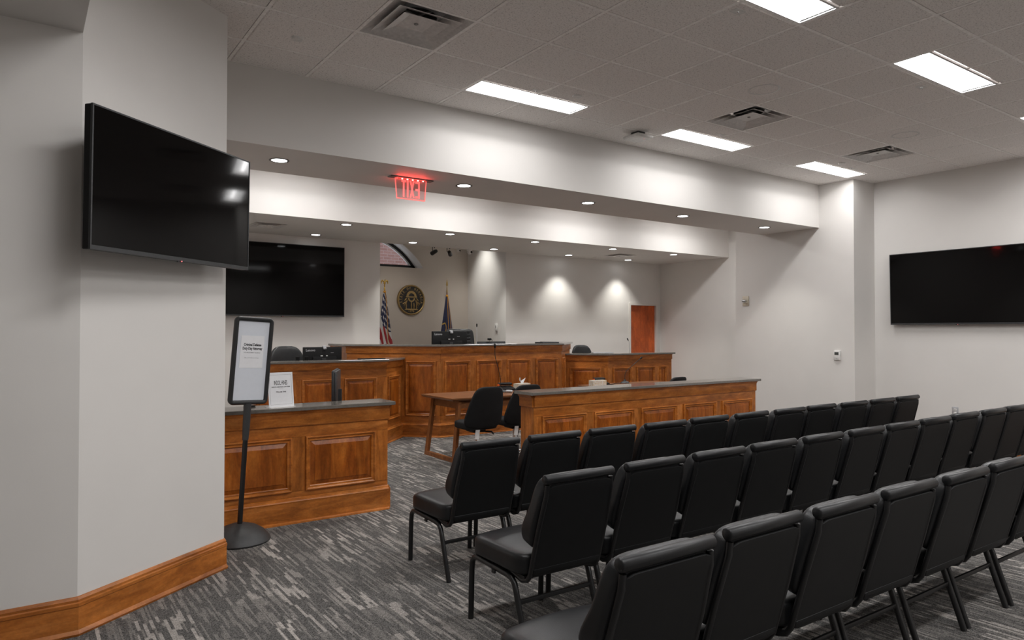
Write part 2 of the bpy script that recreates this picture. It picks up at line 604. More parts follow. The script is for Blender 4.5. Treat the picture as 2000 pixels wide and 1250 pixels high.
# back wall: left and right of the niche, with the door opening on the right
DX0, DX1, DZ = 10.69, 11.455, 2.12
_bw = MB().box(1.10, NX0, YB, 11.05, 0, CZ + 0.3)
solo('wall_back_left', _bw, 'wall', kind='structure')
_bw = MB().box(NX1, DX0 - 0.05, YB, 11.05, 0, CZ + 0.3).box(DX1 + 0.05, XW, YB, 11.05, 0, CZ + 0.3).box(DX0 - 0.05, DX1 + 0.05, YB, 11.05, DZ + 0.05, CZ + 0.3)
solo('wall_back_right', _bw, 'wall', kind='structure')
solo('wall_niche_right', MB().prism([(NX1, 11.05), (7.58, NY), (7.8, NY), (7.8, 11.05)], 0, CZ + 0.3), 'wall', kind='structure')
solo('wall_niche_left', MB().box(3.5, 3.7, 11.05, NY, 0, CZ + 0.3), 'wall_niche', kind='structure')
solo('ceiling_niche', MB().box(3.5, 7.8, YB, NY + 0.42, CZ, CZ + 0.3), 'wall', kind='structure')

# niche back wall with the arched window opening
ACX, ACZ, AR, SILL = 5.295, 1.994, 1.50, 2.81
def arch(r, n=28, sill=SILL, cx=ACX, cz=ACZ):
    a0 = math.asin((sill - cz) / r)
    return [(cx + r * math.cos(a0 + (math.pi - 2 * a0) * k / n), cz + r * math.sin(a0 + (math.pi - 2 * a0) * k / n)) for k in range(n + 1)]
FLIP = Matrix(((1, 0, 0, 0), (0, 0, 1, 0), (0, 1, 0, 0), (0, 0, 0, 1)))   # (x, z, y) -> (x, y, z)
_nb = MB()
_nb.prism([(3.5, 0), (7.8, 0), (7.8, SILL), (3.5, SILL)], NY, NY + 0.42, FLIP)
_ar = arch(AR)
_nb.prism([(7.8, SILL), (7.8, CZ + 0.3), (_ar[0][0], CZ + 0.3), _ar[0]], NY, NY + 0.42, FLIP)
_nb.prism([_ar[-1], (_ar[-1][0], CZ + 0.3), (3.5, CZ + 0.3), (3.5, SILL)], NY, NY + 0.42, FLIP)
for _a, _b in zip(_ar, _ar[1:]):
    _nb.prism([_a, (_a[0], CZ + 0.3), (_b[0], CZ + 0.3), _b], NY, NY + 0.42, FLIP)
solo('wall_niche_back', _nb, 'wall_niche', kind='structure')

def arch_ring(r0, r1, y0, y1, s0=None, s1=None):
    mb = MB()
    A, B = arch(r0, sill=s0 or SILL), arch(r1, sill=s1 or SILL)
    for k in range(len(A) - 1):
        mb.prism([A[k], B[k], B[k + 1], A[k + 1]], y0, y1, FLIP)
    return mb
win = root('window_1', (ACX, NY + 0.2, SILL), None, None)
tag(win, kind='structure')
wat = (ACX, NY + 0.2, SILL)
part('reveal', arch_ring(AR - 0.012, AR - 0.001, NY + 0.002, NY + 0.305), 'white_trim', win, 30, wat)
_fr = arch_ring(AR - 0.062, AR - 0.012, NY + 0.305, NY + 0.365)
_fr.box(arch(AR)[-1][0], arch(AR)[0][0], NY + 0.305, NY + 0.365, SILL, SILL + 0.075)
part('window_frame', _fr, 'black_metal', win, None, wat)
part('glint_strip', arch_ring(AR - 0.095, AR - 0.066, NY + 0.31, NY + 0.355), 'plastic_white', win, 30, wat)  # white strip stands in for the bright daylight glint along the arch
_gl = MB()
_gp = arch(AR - 0.095, sill=SILL + 0.07)
_gl.prism(_gp, NY + 0.332, NY + 0.338, FLIP)
part('pane', _gl, 'glass', win, None, wat)
solo('brick_wall', MB().box(1.5, 12.0, 16.4, 16.6, 0, 5.2), 'brick', 'red brick wall of the building outside the arched window', 'brick wall')

# door in the back wall
dr = root('door_1', ((DX0 + DX1) / 2, YB, 0), None, None)
tag(dr, kind='structure')
dat = ((DX0 + DX1) / 2, YB, 0)
part('leaf', MB().box(DX0, DX1, YB + 0.03, YB + 0.075, 0.008, DZ), 'wood_door', dr, None, dat)
_fr = MB().box(DX0 - 0.05, DX0 - 0.002, YB - 0.02, YB + 0.12, 0, DZ + 0.05).box(DX1 + 0.002, DX1 + 0.05, YB - 0.02, YB + 0.12, 0, DZ + 0.05).box(DX0 - 0.002, DX1 + 0.002, YB - 0.02, YB + 0.12, DZ + 0.003, DZ + 0.05)
part('door_frame', _fr, 'white_trim', dr, None, dat)
for zz in (0.25, 1.05, 1.86):
    part('hinge', MB().tube([(DX1 + 0.004, YB + 0.024, zz - 0.055), (DX1 + 0.004, YB + 0.024, zz + 0.055)], 0.009), 'silver', dr, 40, dat)
_h = MB().tube([(DX0 + 0.07, YB + 0.03, 1.02), (DX0 + 0.07, YB - 0.025, 1.02), (DX0 + 0.19, YB - 0.03, 1.02)], 0.011)
_h.lathe([(0.027, 0), (0.027, 0.008)], 16, T3(DX0 + 0.07, YB + 0.03, 1.02, rx=math.pi / 2))
part('door_handle', _h, 'chrome', dr, 40, dat)

# baseboards
BASE = [(-0.001, 0.0), (0.022, 0.0), (0.026, 0.012), (0.016, 0.03), (0.016, 0.145), (0.019, 0.15), (0.019, 0.165), (0.012, 0.17), (0.013, 0.182), (0.006, 0.195), (-0.001, 0.197)]
def baseboard(name, poly):
    solo(name, MB().sweep(poly, BASE), 'wood_h', kind='structure', smooth=25)
baseboard('baseboard_left', [(-3.0, 4.245), (0.245, 4.245), (1.10, 4.88), (1.10, 5.70)])
baseboard('baseboard_right', [(XW, YB), (XW, 7.12)])
baseboard('baseboard_right_front', [(XP, 7.12), (XP, 5.18), (XR, 5.18), (XR, -3.5)])
baseboard('baseboard_back_left', [(1.10, 6.1), (1.10, YB), (NX0, YB)])
baseboard('baseboard_back_right', [(NX1, YB), (DX0 - 0.05, YB)])
baseboard('baseboard_niche', [(3.7, NY), (7.58, NY)])

# ------------------------------------------------------------------ suspended ceiling: tiles and bars
ceil = link('ceiling', None, None, (5.0, 1.5, CZ))
tag(ceil, kind='structure')
part('backing_slab', MB().box(0.245, XR, -3.5, YH, CZ + 0.12, CZ + 0.3), 'tile', ceil, None, (5.0, 1.5, CZ))
LIGHTS = []                       # (i0, j0): panel from i0 to i0 + 2, depth half a module nearest the bench
for j0 in (0, 4, 8, 12):
    for i0 in (3, 7, 11):
        if not (i0 == 11 and j0 > 4):
            LIGHTS.append((i0, j0))
LIGHTS += [(-1, 8), (-1, 4)]
VENTS = [(1, 1), (7, 1), (11, 1), (3, 6), (9, 6)]
light_cells = {}
for i0, j0 in LIGHTS:
    for d in (0, 1):
        light_cells[(i0 + d, j0)] = True
bw = 0.012
XMIN, XMAX, YMIN, YMAX = 0.245, XR, -3.5, YH
tiles = {}
def tile_mesh(w, d):
    key = (round(w, 3), round(d, 3))
    if key not in tiles:
        mb = MB()
        e = 0.006
        z0, z1 = -0.0085, 0.014
        mb.add([(-w/2+e, -d/2+e, z0), (w/2-e, -d/2+e, z0), (w/2-e, d/2-e, z0), (-w/2+e, d/2-e, z0),
                (-w/2, -d/2, -0.004), (w/2, -d/2, -0.004), (w/2, d/2, -0.004), (-w/2, d/2, -0.004),
                (-w/2, -d/2, z1), (w/2, -d/2, z1), (w/2, d/2, z1), (-w/2, d/2, z1)],
               [(0, 3, 2, 1), (0, 1, 5, 4), (1, 2, 6, 5), (2, 3, 7, 6), (3, 0, 4, 7), (4, 5, 9, 8), (5, 6, 10, 9), (6, 7, 11, 10), (7, 4, 8, 11), (8, 9, 10, 11)])
        tiles[key] = mb.mesh('ceiling_tile', 'tile')
    return tiles[key]
nt = 0
for i in range(-2, 15):
    for j in range(-1, 15):
        x0, x1 = GX + i * G, GX + (i + 1) * G
        y1, y0 = GY - j * G, GY - (j + 1) * G
        if (i, j) in VENTS:
            continue
        if (i, j) in light_cells:
            y1 = y1 - G / 2
        x0, x1, y0, y1 = max(x0, XMIN), min(x1, XMAX), max(y0, YMIN), min(y1, YMAX)
        if x1 - x0 < 0.03 or y1 - y0 < 0.03:
            continue
        w, d = x1 - x0 - 0.032, y1 - y0 - 0.032
        link('ceiling_tile', tile_mesh(w, d), ceil, ((x0 + x1) / 2 - 5.0, (y0 + y1) / 2 - 1.5, 0.0))
        nt += 1
for i in range(-1, 15):
    x = GX + i * G
    if XMIN < x < XMAX:
        # main bars stop at the light panels that span them
        segs = [(YMIN, YMAX)]
        for i0, j0 in LIGHTS:
            if i0 + 1 == i:
                a, b = GY - (j0 + 0.5) * G, GY - j0 * G
                ns = []
                for s0, s1 in segs:
                    if a > s0 and b < s1:
                        ns += [(s0, a), (b, s1)]
                    else:
                        ns.append((s0, s1))
                segs = ns
        mb = MB()
        for s0, s1 in segs:
            mb.box(x - bw, x + bw, s0, s1, -0.0070, 0.004)
        mb.v = [Vector((v.x - 5.0, v.y - 1.5, v.z)) for v in mb.v]
        part('ceiling_bar', mb, 'tbar', ceil)
for j in range(0, 15):
    y = GY - j * G
    if YMIN < y < YMAX:
        part('cross_bar', MB().box(XMIN - 5.0, XMAX - 5.0, y - bw - 1.5, y + bw - 1.5, -0.0066, 0.004), 'tbar', ceil)
part('wall_angle', MB().box(XMIN - 5.0, XMAX - 5.0, YH - 0.022 - 1.5, YH - 1.5, -0.004, 0.003).box(XR - 0.022 - 5.0, XR - 5.0, -5.0, YH - 1.5, -0.0042, 0.003), 'tbar', ceil)

# ------------------------------------------------------------------ ceiling lights
_pb = bpy.data.lights.new('panel_beam', 'AREA')
_pb.shape = 'RECTANGLE'
_pb.size, _pb.size_y = 2 * G - 0.06, G / 2 - 0.06
_pb.energy = PANEL_W
_pb.color = PANEL_COL
_pb.spread = math.radians(174)
_pb_front = _pb.copy()
_pb_front.energy = FRONT_W
_pb_well = _pb.copy()
_pb_well.energy = WELL_W
def panel_light(x0, y0, w, d, z, label, group, beam):
    """lit trough panel, w along x, d along y, lower edge at z"""
    r = root('ceiling_light', (x0 + w / 2, y0 + d / 2, z), label, 'ceiling light', group)
    n = 12
    vs, fs = [], []
    e = 0.022
    for k in range(n + 1):
        t = -1 + 2.0 * k / n
        zz = 0.004 + 0.05 * (1 - abs(t) ** 2.6)
        vs += [(-w / 2 + e, t * (d / 2 - e), zz), (w / 2 - e, t * (d / 2 - e), zz)]
    for k in range(n):
        fs.append((2 * k, 2 * k + 2, 2 * k + 3, 2 * k + 1))
    part('lamp_strip', MB().add(vs, fs[5:7]), 'panel_light', r, 60)
    part('side_reflector', MB().add(vs, fs[:5]), 'panel_side', r, 60)
    part('side_reflector', MB().add(vs, fs[7:]), 'panel_side', r, 60)
    link('panel_beam', beam, r, (0, 0, 0.002))
    for sg in (-1, 1):
        ring = [(sg * (w / 2 - e), v[1], v[2]) for v in vs[::2]]
        part('end_plate', MB().add(ring + [(sg * (w / 2 - e), d / 2 - e, 0.0), (sg * (w / 2 - e), -d / 2 + e, 0.0)], [list(range(len(ring) + 2))]), 'plastic_white', r)
    fr = MB()
    fr.box(-w / 2 + 0.004, w / 2 - 0.004, -d / 2 + 0.004, -d / 2 + e, -0.006, 0.008)
    fr.box(-w / 2 + 0.004, w / 2 - 0.004, d / 2 - e, d / 2 - 0.004, -0.006, 0.008)
    fr.box(-w / 2 + 0.004, -w / 2 + e, -d / 2 + e, d / 2 - e, -0.006, 0.008)
    fr.box(w / 2 - e, w / 2 - 0.004, -d / 2 + e, d / 2 - e, -0.006, 0.008)
    part('frame', fr, 'white_metal', r)
    hb = MB().box(-w / 2 + 0.004, w / 2 - 0.004, -d / 2 + 0.004, d / 2 - 0.004, 0.06, 0.09)
    part('housing', hb, 'white_metal', r)
    return r
_names = {3: 'nearest the angled television wall', 7: 'in the middle of its row', 11: 'nearest the right wall', -1: 'by the left bulkhead'}
_rows = {0: 'long lit ceiling panel along the front header, ', 4: 'long lit ceiling panel in the second row, ',
         8: 'long lit ceiling panel over the rear chair rows, ', 12: 'long lit ceiling panel at the rear of the room, '}
for i0, j0 in LIGHTS:
    panel_light(GX + i0 * G, GY - (j0 + 0.5) * G, 2 * G, G / 2, CZ, _rows[j0] + _names[i0], 'long ceiling panels of the main room', _pb_front if j0 == 0 else _pb)
for k, x in enumerate((2.7, 5.1, 7.5, 9.9)):
    panel_light(x - G, 8.05, 2 * G, G / 2, CZ, 'long lit ceiling panel hidden above the tables between the two headers, ' + ('first', 'second', 'third', 'fourth')[k] + ' from left', 'long ceiling panels between the headers', _pb_well)

# recessed downlights
SOFF1 = [(1.813, 6.12), (3.672, 6.11), (5.336, 6.11), (6.944, 6.11), (8.651, 6.11)]
SX = [1.99, 3.68, 5.335, 6.955, 8.70, 10.29]
SOFF2 = [(x, 9.29) for x in SX] + [(x, 10.53) for x in SX]
_trim = MB().lathe([(0.066, 0.012), (0.066, -0.004), (0.085, -0.004), (0.085, 0.0), (0.072, 0.012)], 28, None, True).mesh('trim_ring', 'duct_grey', 40)
_lens = MB().lathe([(0.0655, -0.0022), (0.0655, 0.004), (0.001, 0.004), (0.001, -0.003)], 24).mesh('lens', 'spot_lens', 40)
_sd = bpy.data.lights.new('downlight_beam', 'SPOT')
_sd.energy = SPOT_W
_sd.color = SPOT_COL
_sd.spot_size = math.radians(92)
_sd.spot_blend = 0.7
_sd.shadow_soft_size = 0.06
_sd2 = _sd.copy()
_sd2.energy = SPOT_W * 0.5
_ord = ('leftmost', 'second from left', 'third from left', 'fourth from left', 'fifth from left', 'rightmost')
def downlight(x, y, z, label, group, beam):
    r = root('recessed_downlight', (x, y, z), label, 'downlight', group)
    link('trim_ring', _trim, r)
    link('lens', _lens, r)
    lo = link('downlight_beam', beam, r, (0, 0, -0.02))
    return r
for k, (x, y) in enumerate(SOFF1):
    downlight(x, y, SZ, 'round recessed downlight in the front header soffit, ' + ('leftmost, beside the angled television', 'second from left, right of the exit sign', 'third from left', 'fourth from left', 'rightmost, by the pilaster')[k], 'downlights in the front soffit', _sd2)
for k, (x, y) in enumerate(SOFF2):
    rowt = 'front row of the bench soffit' if k < 6 else 'rear row of the bench soffit'
    downlight(x, y, SZ, 'round recessed downlight in the ' + rowt + ', ' + _ord[k % 6], 'downlights in the bench soffit', _sd)

_sd3 = _sd.copy()
_sd3.energy = SPOT_W * 0.6
_sd3.spot_size = math.radians(125)
_sd3.spot_blend = 0.9
for x, w in ((6.95, 'right'), (4.6, 'left')):  # left lamp is unseen, added to light the niche back wall
    dl = downlight(x, 11.65, CZ - 0.0005, 'round recessed downlight hidden in the niche ceiling, ' + w + ' one', 'downlights in the niche', _sd3)
    if w == 'right':
        bm_ = [c for c in dl.children if c.type == 'LIGHT'][0]
        bm_.data = _sd3.copy()
        bm_.data.energy = SPOT_W * 1.05
        bm_.data.spot_size = math.radians(80)
        bm_.data.spot_blend = 0.9
        bm_.rotation_euler = (0, math.radians(-20), 0)

# ------------------------------------------------------------------ ceiling diffusers
def diffuser(cx, cy, z, label, size=G, low=False):
    r = root('air_diffuser', (cx, cy, z), label, 'air vent', 'square ceiling air diffusers')
    s = size / 2 - 0.012
    def cone(a, b, z0, z1, th):
        mb = MB()
        A = [(-a, -a), (a, -a), (a, a), (-a, a)]
        B = [(-b, -b), (b, -b), (b, b), (-b, b)]
        vs = [(p[0], p[1], z0) for p in A] + [(p[0], p[1], z1) for p in B] + [(p[0], p[1], z0 + th) for p in A] + [(p[0], p[1], z1 + th) for p in B]
        fs = []
        for k in range(4):
            k2 = (k + 1) % 4
            fs += [(k, k2, 4 + k2, 4 + k)[::-1], (8 + k, 8 + k2, 12 + k2, 12 + k), (k, k2, 8 + k2, 8 + k), (4 + k, 4 + k2, 12 + k2, 12 + k)[::-1]]
        return mb.add(vs, fs)
    k = 0.45 if low else 1.0
    part('outer_cone', cone(s, s * 0.52, -0.004, 0.06 * k, 0.003), 'white_metal', r)
    part('middle_cone', cone(s * 0.80, s * 0.46, -0.010, 0.032 * k, 0.003), 'white_metal', r)
    part('inner_cone', cone(s * 0.58, s * 0.34, -0.014, 0.012 * k, 0.003).box(-s * 0.34, s * 0.34, -s * 0.34, s * 0.34, 0.012 * k, 0.012 * k + 0.003), 'white_metal', r)
    part('hub', MB().lathe([(0.001, 0.004 * k), (0.012, 0.006 * k), (0.016, 0.012 * k - 0.0005)], 12), 'duct_grey', r, 40)
    part('neck', MB().lathe([(s * 0.50, 0.06 * k), (s * 0.50, 0.11), (s * 0.49, 0.11), (s * 0.49, 0.06 * k)], 28, None, True), 'duct_grey', r, 40)
    part('duct', MB().lathe([(s * 0.488, 0.107), (s * 0.488, 0.11), (0.001, 0.11), (0.001, 0.107)], 28), 'duct', r)
    arms = MB()
    for a in range(4):
        arms.box(-0.006, 0.006, 0.0, s * 0.48, 0.062 * k, 0.062 * k + 0.01, T3(rz=a * math.pi / 2 + 0.4))
    part('spider', arms, 'duct_grey', r)
_vl = ['square air diffuser in the ceiling above the angled television', 'square air diffuser in the ceiling between the middle lights', 'square air diffuser in the ceiling near the right wall',
       'square air diffuser over the third chair row, left', 'square air diffuser over the third chair row, right']
for (i, j), lb in zip(VENTS, _vl):
    diffuser(GX + (i + 0.5) * G, GY - (j + 0.5) * G, CZ, lb)
diffuser(2.79, 9.97, SZ - 0.004, 'small air vent in the bench soffit above the far television', 0.46, True)
diffuser(9.53, 9.97, SZ - 0.004, 'small air vent in the bench soffit above the witness stand', 0.46, True)

# sprinkler caps, speakers, sensors, access point
def disc(name, x, y, z, r, h, mat, label, cat, group):
    solo(name, MB().lathe([(r * 0.9, z - h), (r, z - h * 0.6), (r, z - 0.002), (0.001, z - 0.002)], 24, T3(x, y)), mat, label, cat, group, smooth=35)
_spr = [(1.59, 4.958, 'left of the large air diffuser'), (4.022, 4.75, 'behind the first long light panel'), (8.33, 4.77, 'behind the last long light panel')]
for x, y, w in _spr:
    disc('sprinkler_cap', x, y, CZ, 0.042, 0.022, 'plastic_white', 'flat round sprinkler cap in the tiled ceiling, ' + w, 'sprinkler', 'ceiling sprinkler caps')
for x, y, w in ((6.16, 10.48, 'over the judge bench'), (9.35, 10.49, 'over the witness stand')):
    disc('sprinkler_cap', x, y, SZ, 0.042, 0.008, 'plastic_white', 'flat round sprinkler cap in the bench soffit ' + w, 'sprinkler', 'soffit sprinkler caps')
for x, y, w in ((5.245, 3.702, 'nearer the camera'), (7.694, 3.699, 'nearer the right wall')):
    r = root('ceiling_speaker', (x, y, CZ), 'round flush ceiling speaker with a pale grille, ' + w, 'speaker', 'round ceiling speakers')
    part('grille', MB().lathe([(0.118, -0.008), (0.118, -0.003), (0.001, -0.003), (0.001, -0.0095)], 32), 'tile', r, 35)
    part('rim', MB().lathe([(0.118, -0.003), (0.118, -0.011), (0.136, -0.009), (0.142, -0.002)], 32, None, True), 'white_metal', r, 35)
for x, y, w in ((3.822, 2.89, 'left of the second-row lights'), (3.646, 4.852, 'behind the left light by the header'), (6.296, 2.89, 'beside the right second-row light'),
                (6.081, 4.829, 'behind the middle light by the header'), (8.722, 4.866, 'behind the right light by the header')):
    r = root('light_sensor', (x, y, CZ), 'small square white light sensor in the ceiling ' + w, 'sensor', 'small ceiling light sensors')
    part('plate', MB().rbox(0.10, 0.062, 0.008, 0.002, T3(z=-0.007)), 'plastic_white', r)
    part('eye', MB().lathe([(0.001, -0.022), (0.008, -0.018), (0.011, -0.009)], 12), 'chrome', r, 40)
r = root('wireless_access_point', (5.30, 5.27, CZ), 'white square wireless access point hanging just below the ceiling tiles', 'access point')
part('case', MB().rbox(0.23, 0.23, 0.035, 0.016, T3(z=-0.062), 3), 'plastic_white', r, 40)
part('bracket', MB().box(-0.05, 0.05, -0.05, 0.05, -0.045, -0.004), 'dark_grey', r)
part('status_light', MB().lathe([(0.004, -0.0805), (0.004, -0.079)], 8, T3(0.04, -0.05)), 'red_dot', r)

# exit sign: edge-lit acrylic seen from its back, so the word reads mirrored
EX, EY = 3.075, 6.115
r = root('exit_sign', (EX, EY, SZ), 'red edge-lit exit sign on clear acrylic, seen from behind', 'exit sign')
part('canopy', MB().rbox(0.46, 0.075, 0.012, 0.004, T3(z=-0.0065)), 'duct_grey', r)
# acrylic plate: trapezoid with lit edges
_w0, _w1, _h = 0.166, 0.150, 0.205
part('acrylic_plate', MB().prism([(-_w0, -0.013), (_w0, -0.013), (_w1, -_h), (-_w1, -_h)], -0.0025, 0.0025, FLIP), 'acrylic', r)
eb = MB()
eb.tube([(-_w0, 0, -0.013), (-_w1, 0, -_h)], 0.0048, 8).tube([(_w0, 0, -0.013), (_w1, 0, -_h)], 0.0048, 8).tube([(-_w1, 0, -_h), (_w1, 0, -_h)], 0.0052, 8)
part('lit_edge', eb, 'red_edge', r, 60)
def mirrored(x0, x1):
    return -x1, -x0
lt = MB()
LZ0, LZ1 = -0.190, -0.025
def lbox(x0, x1, z0, z1):
    a, b = mirrored(x0, x1)
    lt.box(a, b, -0.0042, -0.0028, z0, z1)
hh = LZ1 - LZ0
# E (reads from the far side, so it lies on the right here)
lbox(-0.095, -0.077, LZ0, LZ1)
for a, b in ((0, .13), (.44, .56), (.87, 1)):
    lbox(-0.077, -0.047, LZ0 + a * hh, LZ0 + b * hh)
# X
for sgn in (1, -1):
    cx = -0.012
    a = [(cx - sgn * 0.026, LZ0), (cx - sgn * 0.026 + 0.017, LZ0), (cx + sgn * 0.026, LZ1), (cx + sgn * 0.026 - 0.017, LZ1)]
    if sgn < 0:
        a = [(cx + 0.026 - 0.017, LZ0), (cx + 0.026, LZ0), (cx - 0.026 + 0.017, LZ1), (cx - 0.026, LZ1)]
    else:
        a = [(cx - 0.026, LZ0), (cx - 0.026 + 0.017, LZ0), (cx + 0.026, LZ1), (cx + 0.026 - 0.017, LZ1)]
    lt.prism([(-p[0], p[1]) for p in a], -0.0042 - 0.0002 * (sgn > 0), -0.0028, FLIP)
# I, T
lbox(0.026, 0.044, LZ0, LZ1)
lbox(0.069, 0.087, LZ0, LZ1)
lbox(0.054, 0.069, LZ1 - 0.13 * hh, LZ1)
lbox(0.087, 0.102, LZ1 - 0.13 * hh, LZ1)
part('exit_lettering', lt, 'red_letter', r)
for k in range(6):
    x = -0.150 + k * 0.056
    part('led', MB().lathe([(0.001, -0.021), (0.007, -0.017), (0.007, -0.0125)], 10, T3(x, -0.004, 0)), 'led_white' if k else 'red_led', r, 40)
_pl = bpy.data.lights.new('exit_glow', 'AREA')
_pl.shape = 'RECTANGLE'
_pl.size, _pl.size_y = 0.30, 0.012
_pl.energy = 0.55
_pl.color = (1.0, 0.04, 0.03)
for sg in (-1, 1):
    g = link('exit_glow', _pl, r, (0, sg * 0.012, -0.03))
    g.rotation_euler = (sg * math.radians(115), 0, 0)

# ------------------------------------------------------------------ panelled benches and rails
def bench(name, label, cat, poly, top, panels, pz, fascia, depth, counter_in, ends=(True, True), group=None, desk=None, backclose=False):
    """panelled counter along a plan polyline (left to right seen from the front)
       panels: list of (segment index, s0, s1) measured along the segment"""
    at = Vector((sum(p[0] for p in poly) / len(poly), sum(p[1] for p in poly) / len(poly), 0))
    r = root(name, at, label, cat, group)
    loc = [(p[0] - at.x, p[1] - at.y) for p in poly]
    f0, f1 = fascia
    part('body', MB().sweep(loc, [(0, 0.0), (0, top - 0.03), (-depth, top - 0.03), (-depth, 0.0)]), 'wood_v', r)
    # rails of the face frame stand a little proud of the field
    part('fascia', MB().sweep(loc, [(0.0005, f0), (0.016, f0), (0.020, f0 + 0.008), (0.020, f1), (0.0005, f1)]), 'wood_h', r, 30)
    part('crown_moulding', MB().sweep(loc, [(0.0005, f1), (0.022, f1), (0.024, f1 + 0.006), (0.030, f1 + 0.012), (0.030, f1 + 0.018), (0.040, f1 + 0.026), (0.046, top - 0.031), (0.0005, top - 0.031)]), 'wood_mould', r, 25)
    part('plinth', MB().sweep(loc, [(0.0005, 0.0), (0.028, 0.0), (0.028, 0.168), (0.0005, 0.168)]), 'wood_h', r)
    part('plinth_cap', MB().sweep(loc, [(0.0005, 0.168), (0.030, 0.168), (0.032, 0.176), (0.028, 0.184), (0.016, 0.190), (0.014, 0.200), (0.006, 0.206), (0.0005, 0.206)]), 'wood_mould', r, 25)
    part('shoe_moulding', MB().sweep(loc, [(0.028, 0.0), (0.046, 0.0), (0.044, 0.012), (0.036, 0.018), (0.028, 0.020)]), 'wood_mould', r, 25)
    ext = list(loc)
    if ends[0]:
        d = (Vector(loc[0]) - Vector(loc[1])).normalized() * 0.05
        ext[0] = (loc[0][0] + d.x, loc[0][1] + d.y)
    if ends[1]:
        d = (Vector(loc[-1]) - Vector(loc[-2])).normalized() * 0.05
        ext[-1] = (loc[-1][0] + d.x, loc[-1][1] + d.y)
    part('countertop', MB().sweep(ext, [(0.052, top - 0.030), (0.055, top - 0.027), (0.055, top - 0.004), (0.052, top), (-counter_in, top), (-counter_in, top - 0.030)]), 'counter', r, 30)
    # end trims (crown and fascia returns)
    for flag, a, b in ((ends[0], 0, 1), (ends[1], -1, -2)):
        if not flag:
            continue
        e = (Vector(loc[a]) - Vector(loc[b])).normalized()
        p = Vector(loc[a])
        n = Vector((e.y, -e.x)) if a == -1 else Vector((-e.y, e.x))     # outward from the face
        n = -n if False else n
        q = p - n * depth
        pl = [(q.x, q.y), (p.x, p.y)] if a == 0 else [(p.x, p.y), (q.x, q.y)]
        part('fascia', MB().sweep(pl, [(0.0005, f0), (0.016, f0), (0.020, f0 + 0.008), (0.020, f1), (0.0005, f1)]), 'wood_h', r, 30)
        part('crown_moulding', MB().sweep(pl, [(0.0005, f1), (0.022, f1), (0.030, f1 + 0.012), (0.044, top - 0.031), (0.0005, top - 0.031)]), 'wood_mould', r, 25)
        part('plinth', MB().sweep(pl, [(0.0005, 0.0), (0.028, 0.0), (0.028, 0.17), (0.020, 0.19), (0.008, 0.206), (0.0005, 0.206)]), 'wood_h', r, 25)
    z0, z1 = pz
    # face frame: rails above and below the panels, stiles between them
    for seg in sorted(set(p[0] for p in panels)):
        a, b = Vector(loc[seg]), Vector(loc[seg + 1])
        d = (b - a).normalized()
        n = Vector((d.y, -d.x))
        L = (b - a).length
        F = Matrix(((d.x, 0, n.x, a.x), (d.y, 0, n.y, a.y), (0, 1, 0, 0), (0, 0, 0, 1)))
        ps = sorted((p[1], p[2]) for p in panels if p[0] == seg)
        zm = (z1 + f0) / 2 if f0 - z1 > 0.07 else z1
        def board(nm, x0, x1, y0, y1, mat):
            g = 0.0006
            vs = [(x0 + g, y0 + g, 0.0002), (x1 - g, y0 + g, 0.0002), (x1 - g, y1 - g, 0.0002), (x0 + g, y1 - g, 0.0002),
                  (x0 + g + 0.001, y0 + g + 0.001, 0.003), (x1 - g - 0.001, y0 + g + 0.001, 0.003), (x1 - g - 0.001, y1 - g - 0.001, 0.003), (x0 + g + 0.001, y1 - g - 0.001, 0.003)]
            part(nm, MB().add(vs, [(4, 5, 6, 7), (0, 1, 5, 4), (1, 2, 6, 5), (2, 3, 7, 6), (3, 0, 4, 7)], F), mat, r)
        board('face_rail', 0.0, L, z1, f0, 'wood_h')
        board('face_rail', 0.0, L, 0.206, z0, 'wood_h')
        xs = [0.0] + [x for p in ps for x in p] + [L]
        for q in range(0, len(xs), 2):
            if xs[q + 1] - xs[q] > 0.01:
                board('stile', xs[q], xs[q + 1], z0, z1, 'wood_v')
    for seg, s0, s1 in panels:
        a, b = Vector(loc[seg]), Vector(loc[seg + 1])
        d = (b - a).normalized()
        n = Vector((d.y, -d.x))
        F = Matrix(((d.x, 0, n.x, a.x), (d.y, 0, n.y, a.y), (0, 1, 0, 0), (0, 0, 0, 1)))    # (along, z, out)
        # raised field
        fm = 0.042
        x0, x1, y0, y1 = s0 + fm, s1 - fm, z0 + fm, z1 - fm
        bv = min(0.034, (x1 - x0) * 0.3)
        vs = [(x0, y0, 0.001), (x1, y0, 0.001), (x1, y1, 0.001), (x0, y1, 0.001),
              (x0 + bv, y0 + bv, 0.013), (x1 - bv, y0 + bv, 0.013), (x1 - bv, y1 - bv, 0.013), (x0 + bv, y1 - bv, 0.013),
              (x0 + bv, y0 + bv, 0.0165), (x1 - bv, y0 + bv, 0.0165), (x1 - bv, y1 - bv, 0.0165), (x0 + bv, y1 - bv, 0.0165)]
        fs = [(8, 9, 10, 11)]
        for k in range(4):
            k2 = (k + 1) % 4
            fs += [(k, k2, 4 + k2, 4 + k), (4 + k, 4 + k2, 8 + k2, 8 + k)]
        pn = part('panel', MB().add(vs, fs, F), 'wood_panel', r)
        # picture-frame moulding, mitred
        prof = [(0.0, 0.0008), (0.0, 0.016), (0.004, 0.022), (0.011, 0.024), (0.017, 0.019), (0.021, 0.012), (0.030, 0.011), (0.034, 0.014), (0.039, 0.011), (0.042, 0.0012)]
        vs, fs = [], []
        m = len(prof)
        for cx, cy, dx, dy in ((s0, z0, 1, 1), (s1, z0, -1, 1), (s1, z1, -1, -1), (s0, z1, 1, -1)):
            for o, h in prof:
                vs.append((cx + dx * o, cy + dy * o, h))
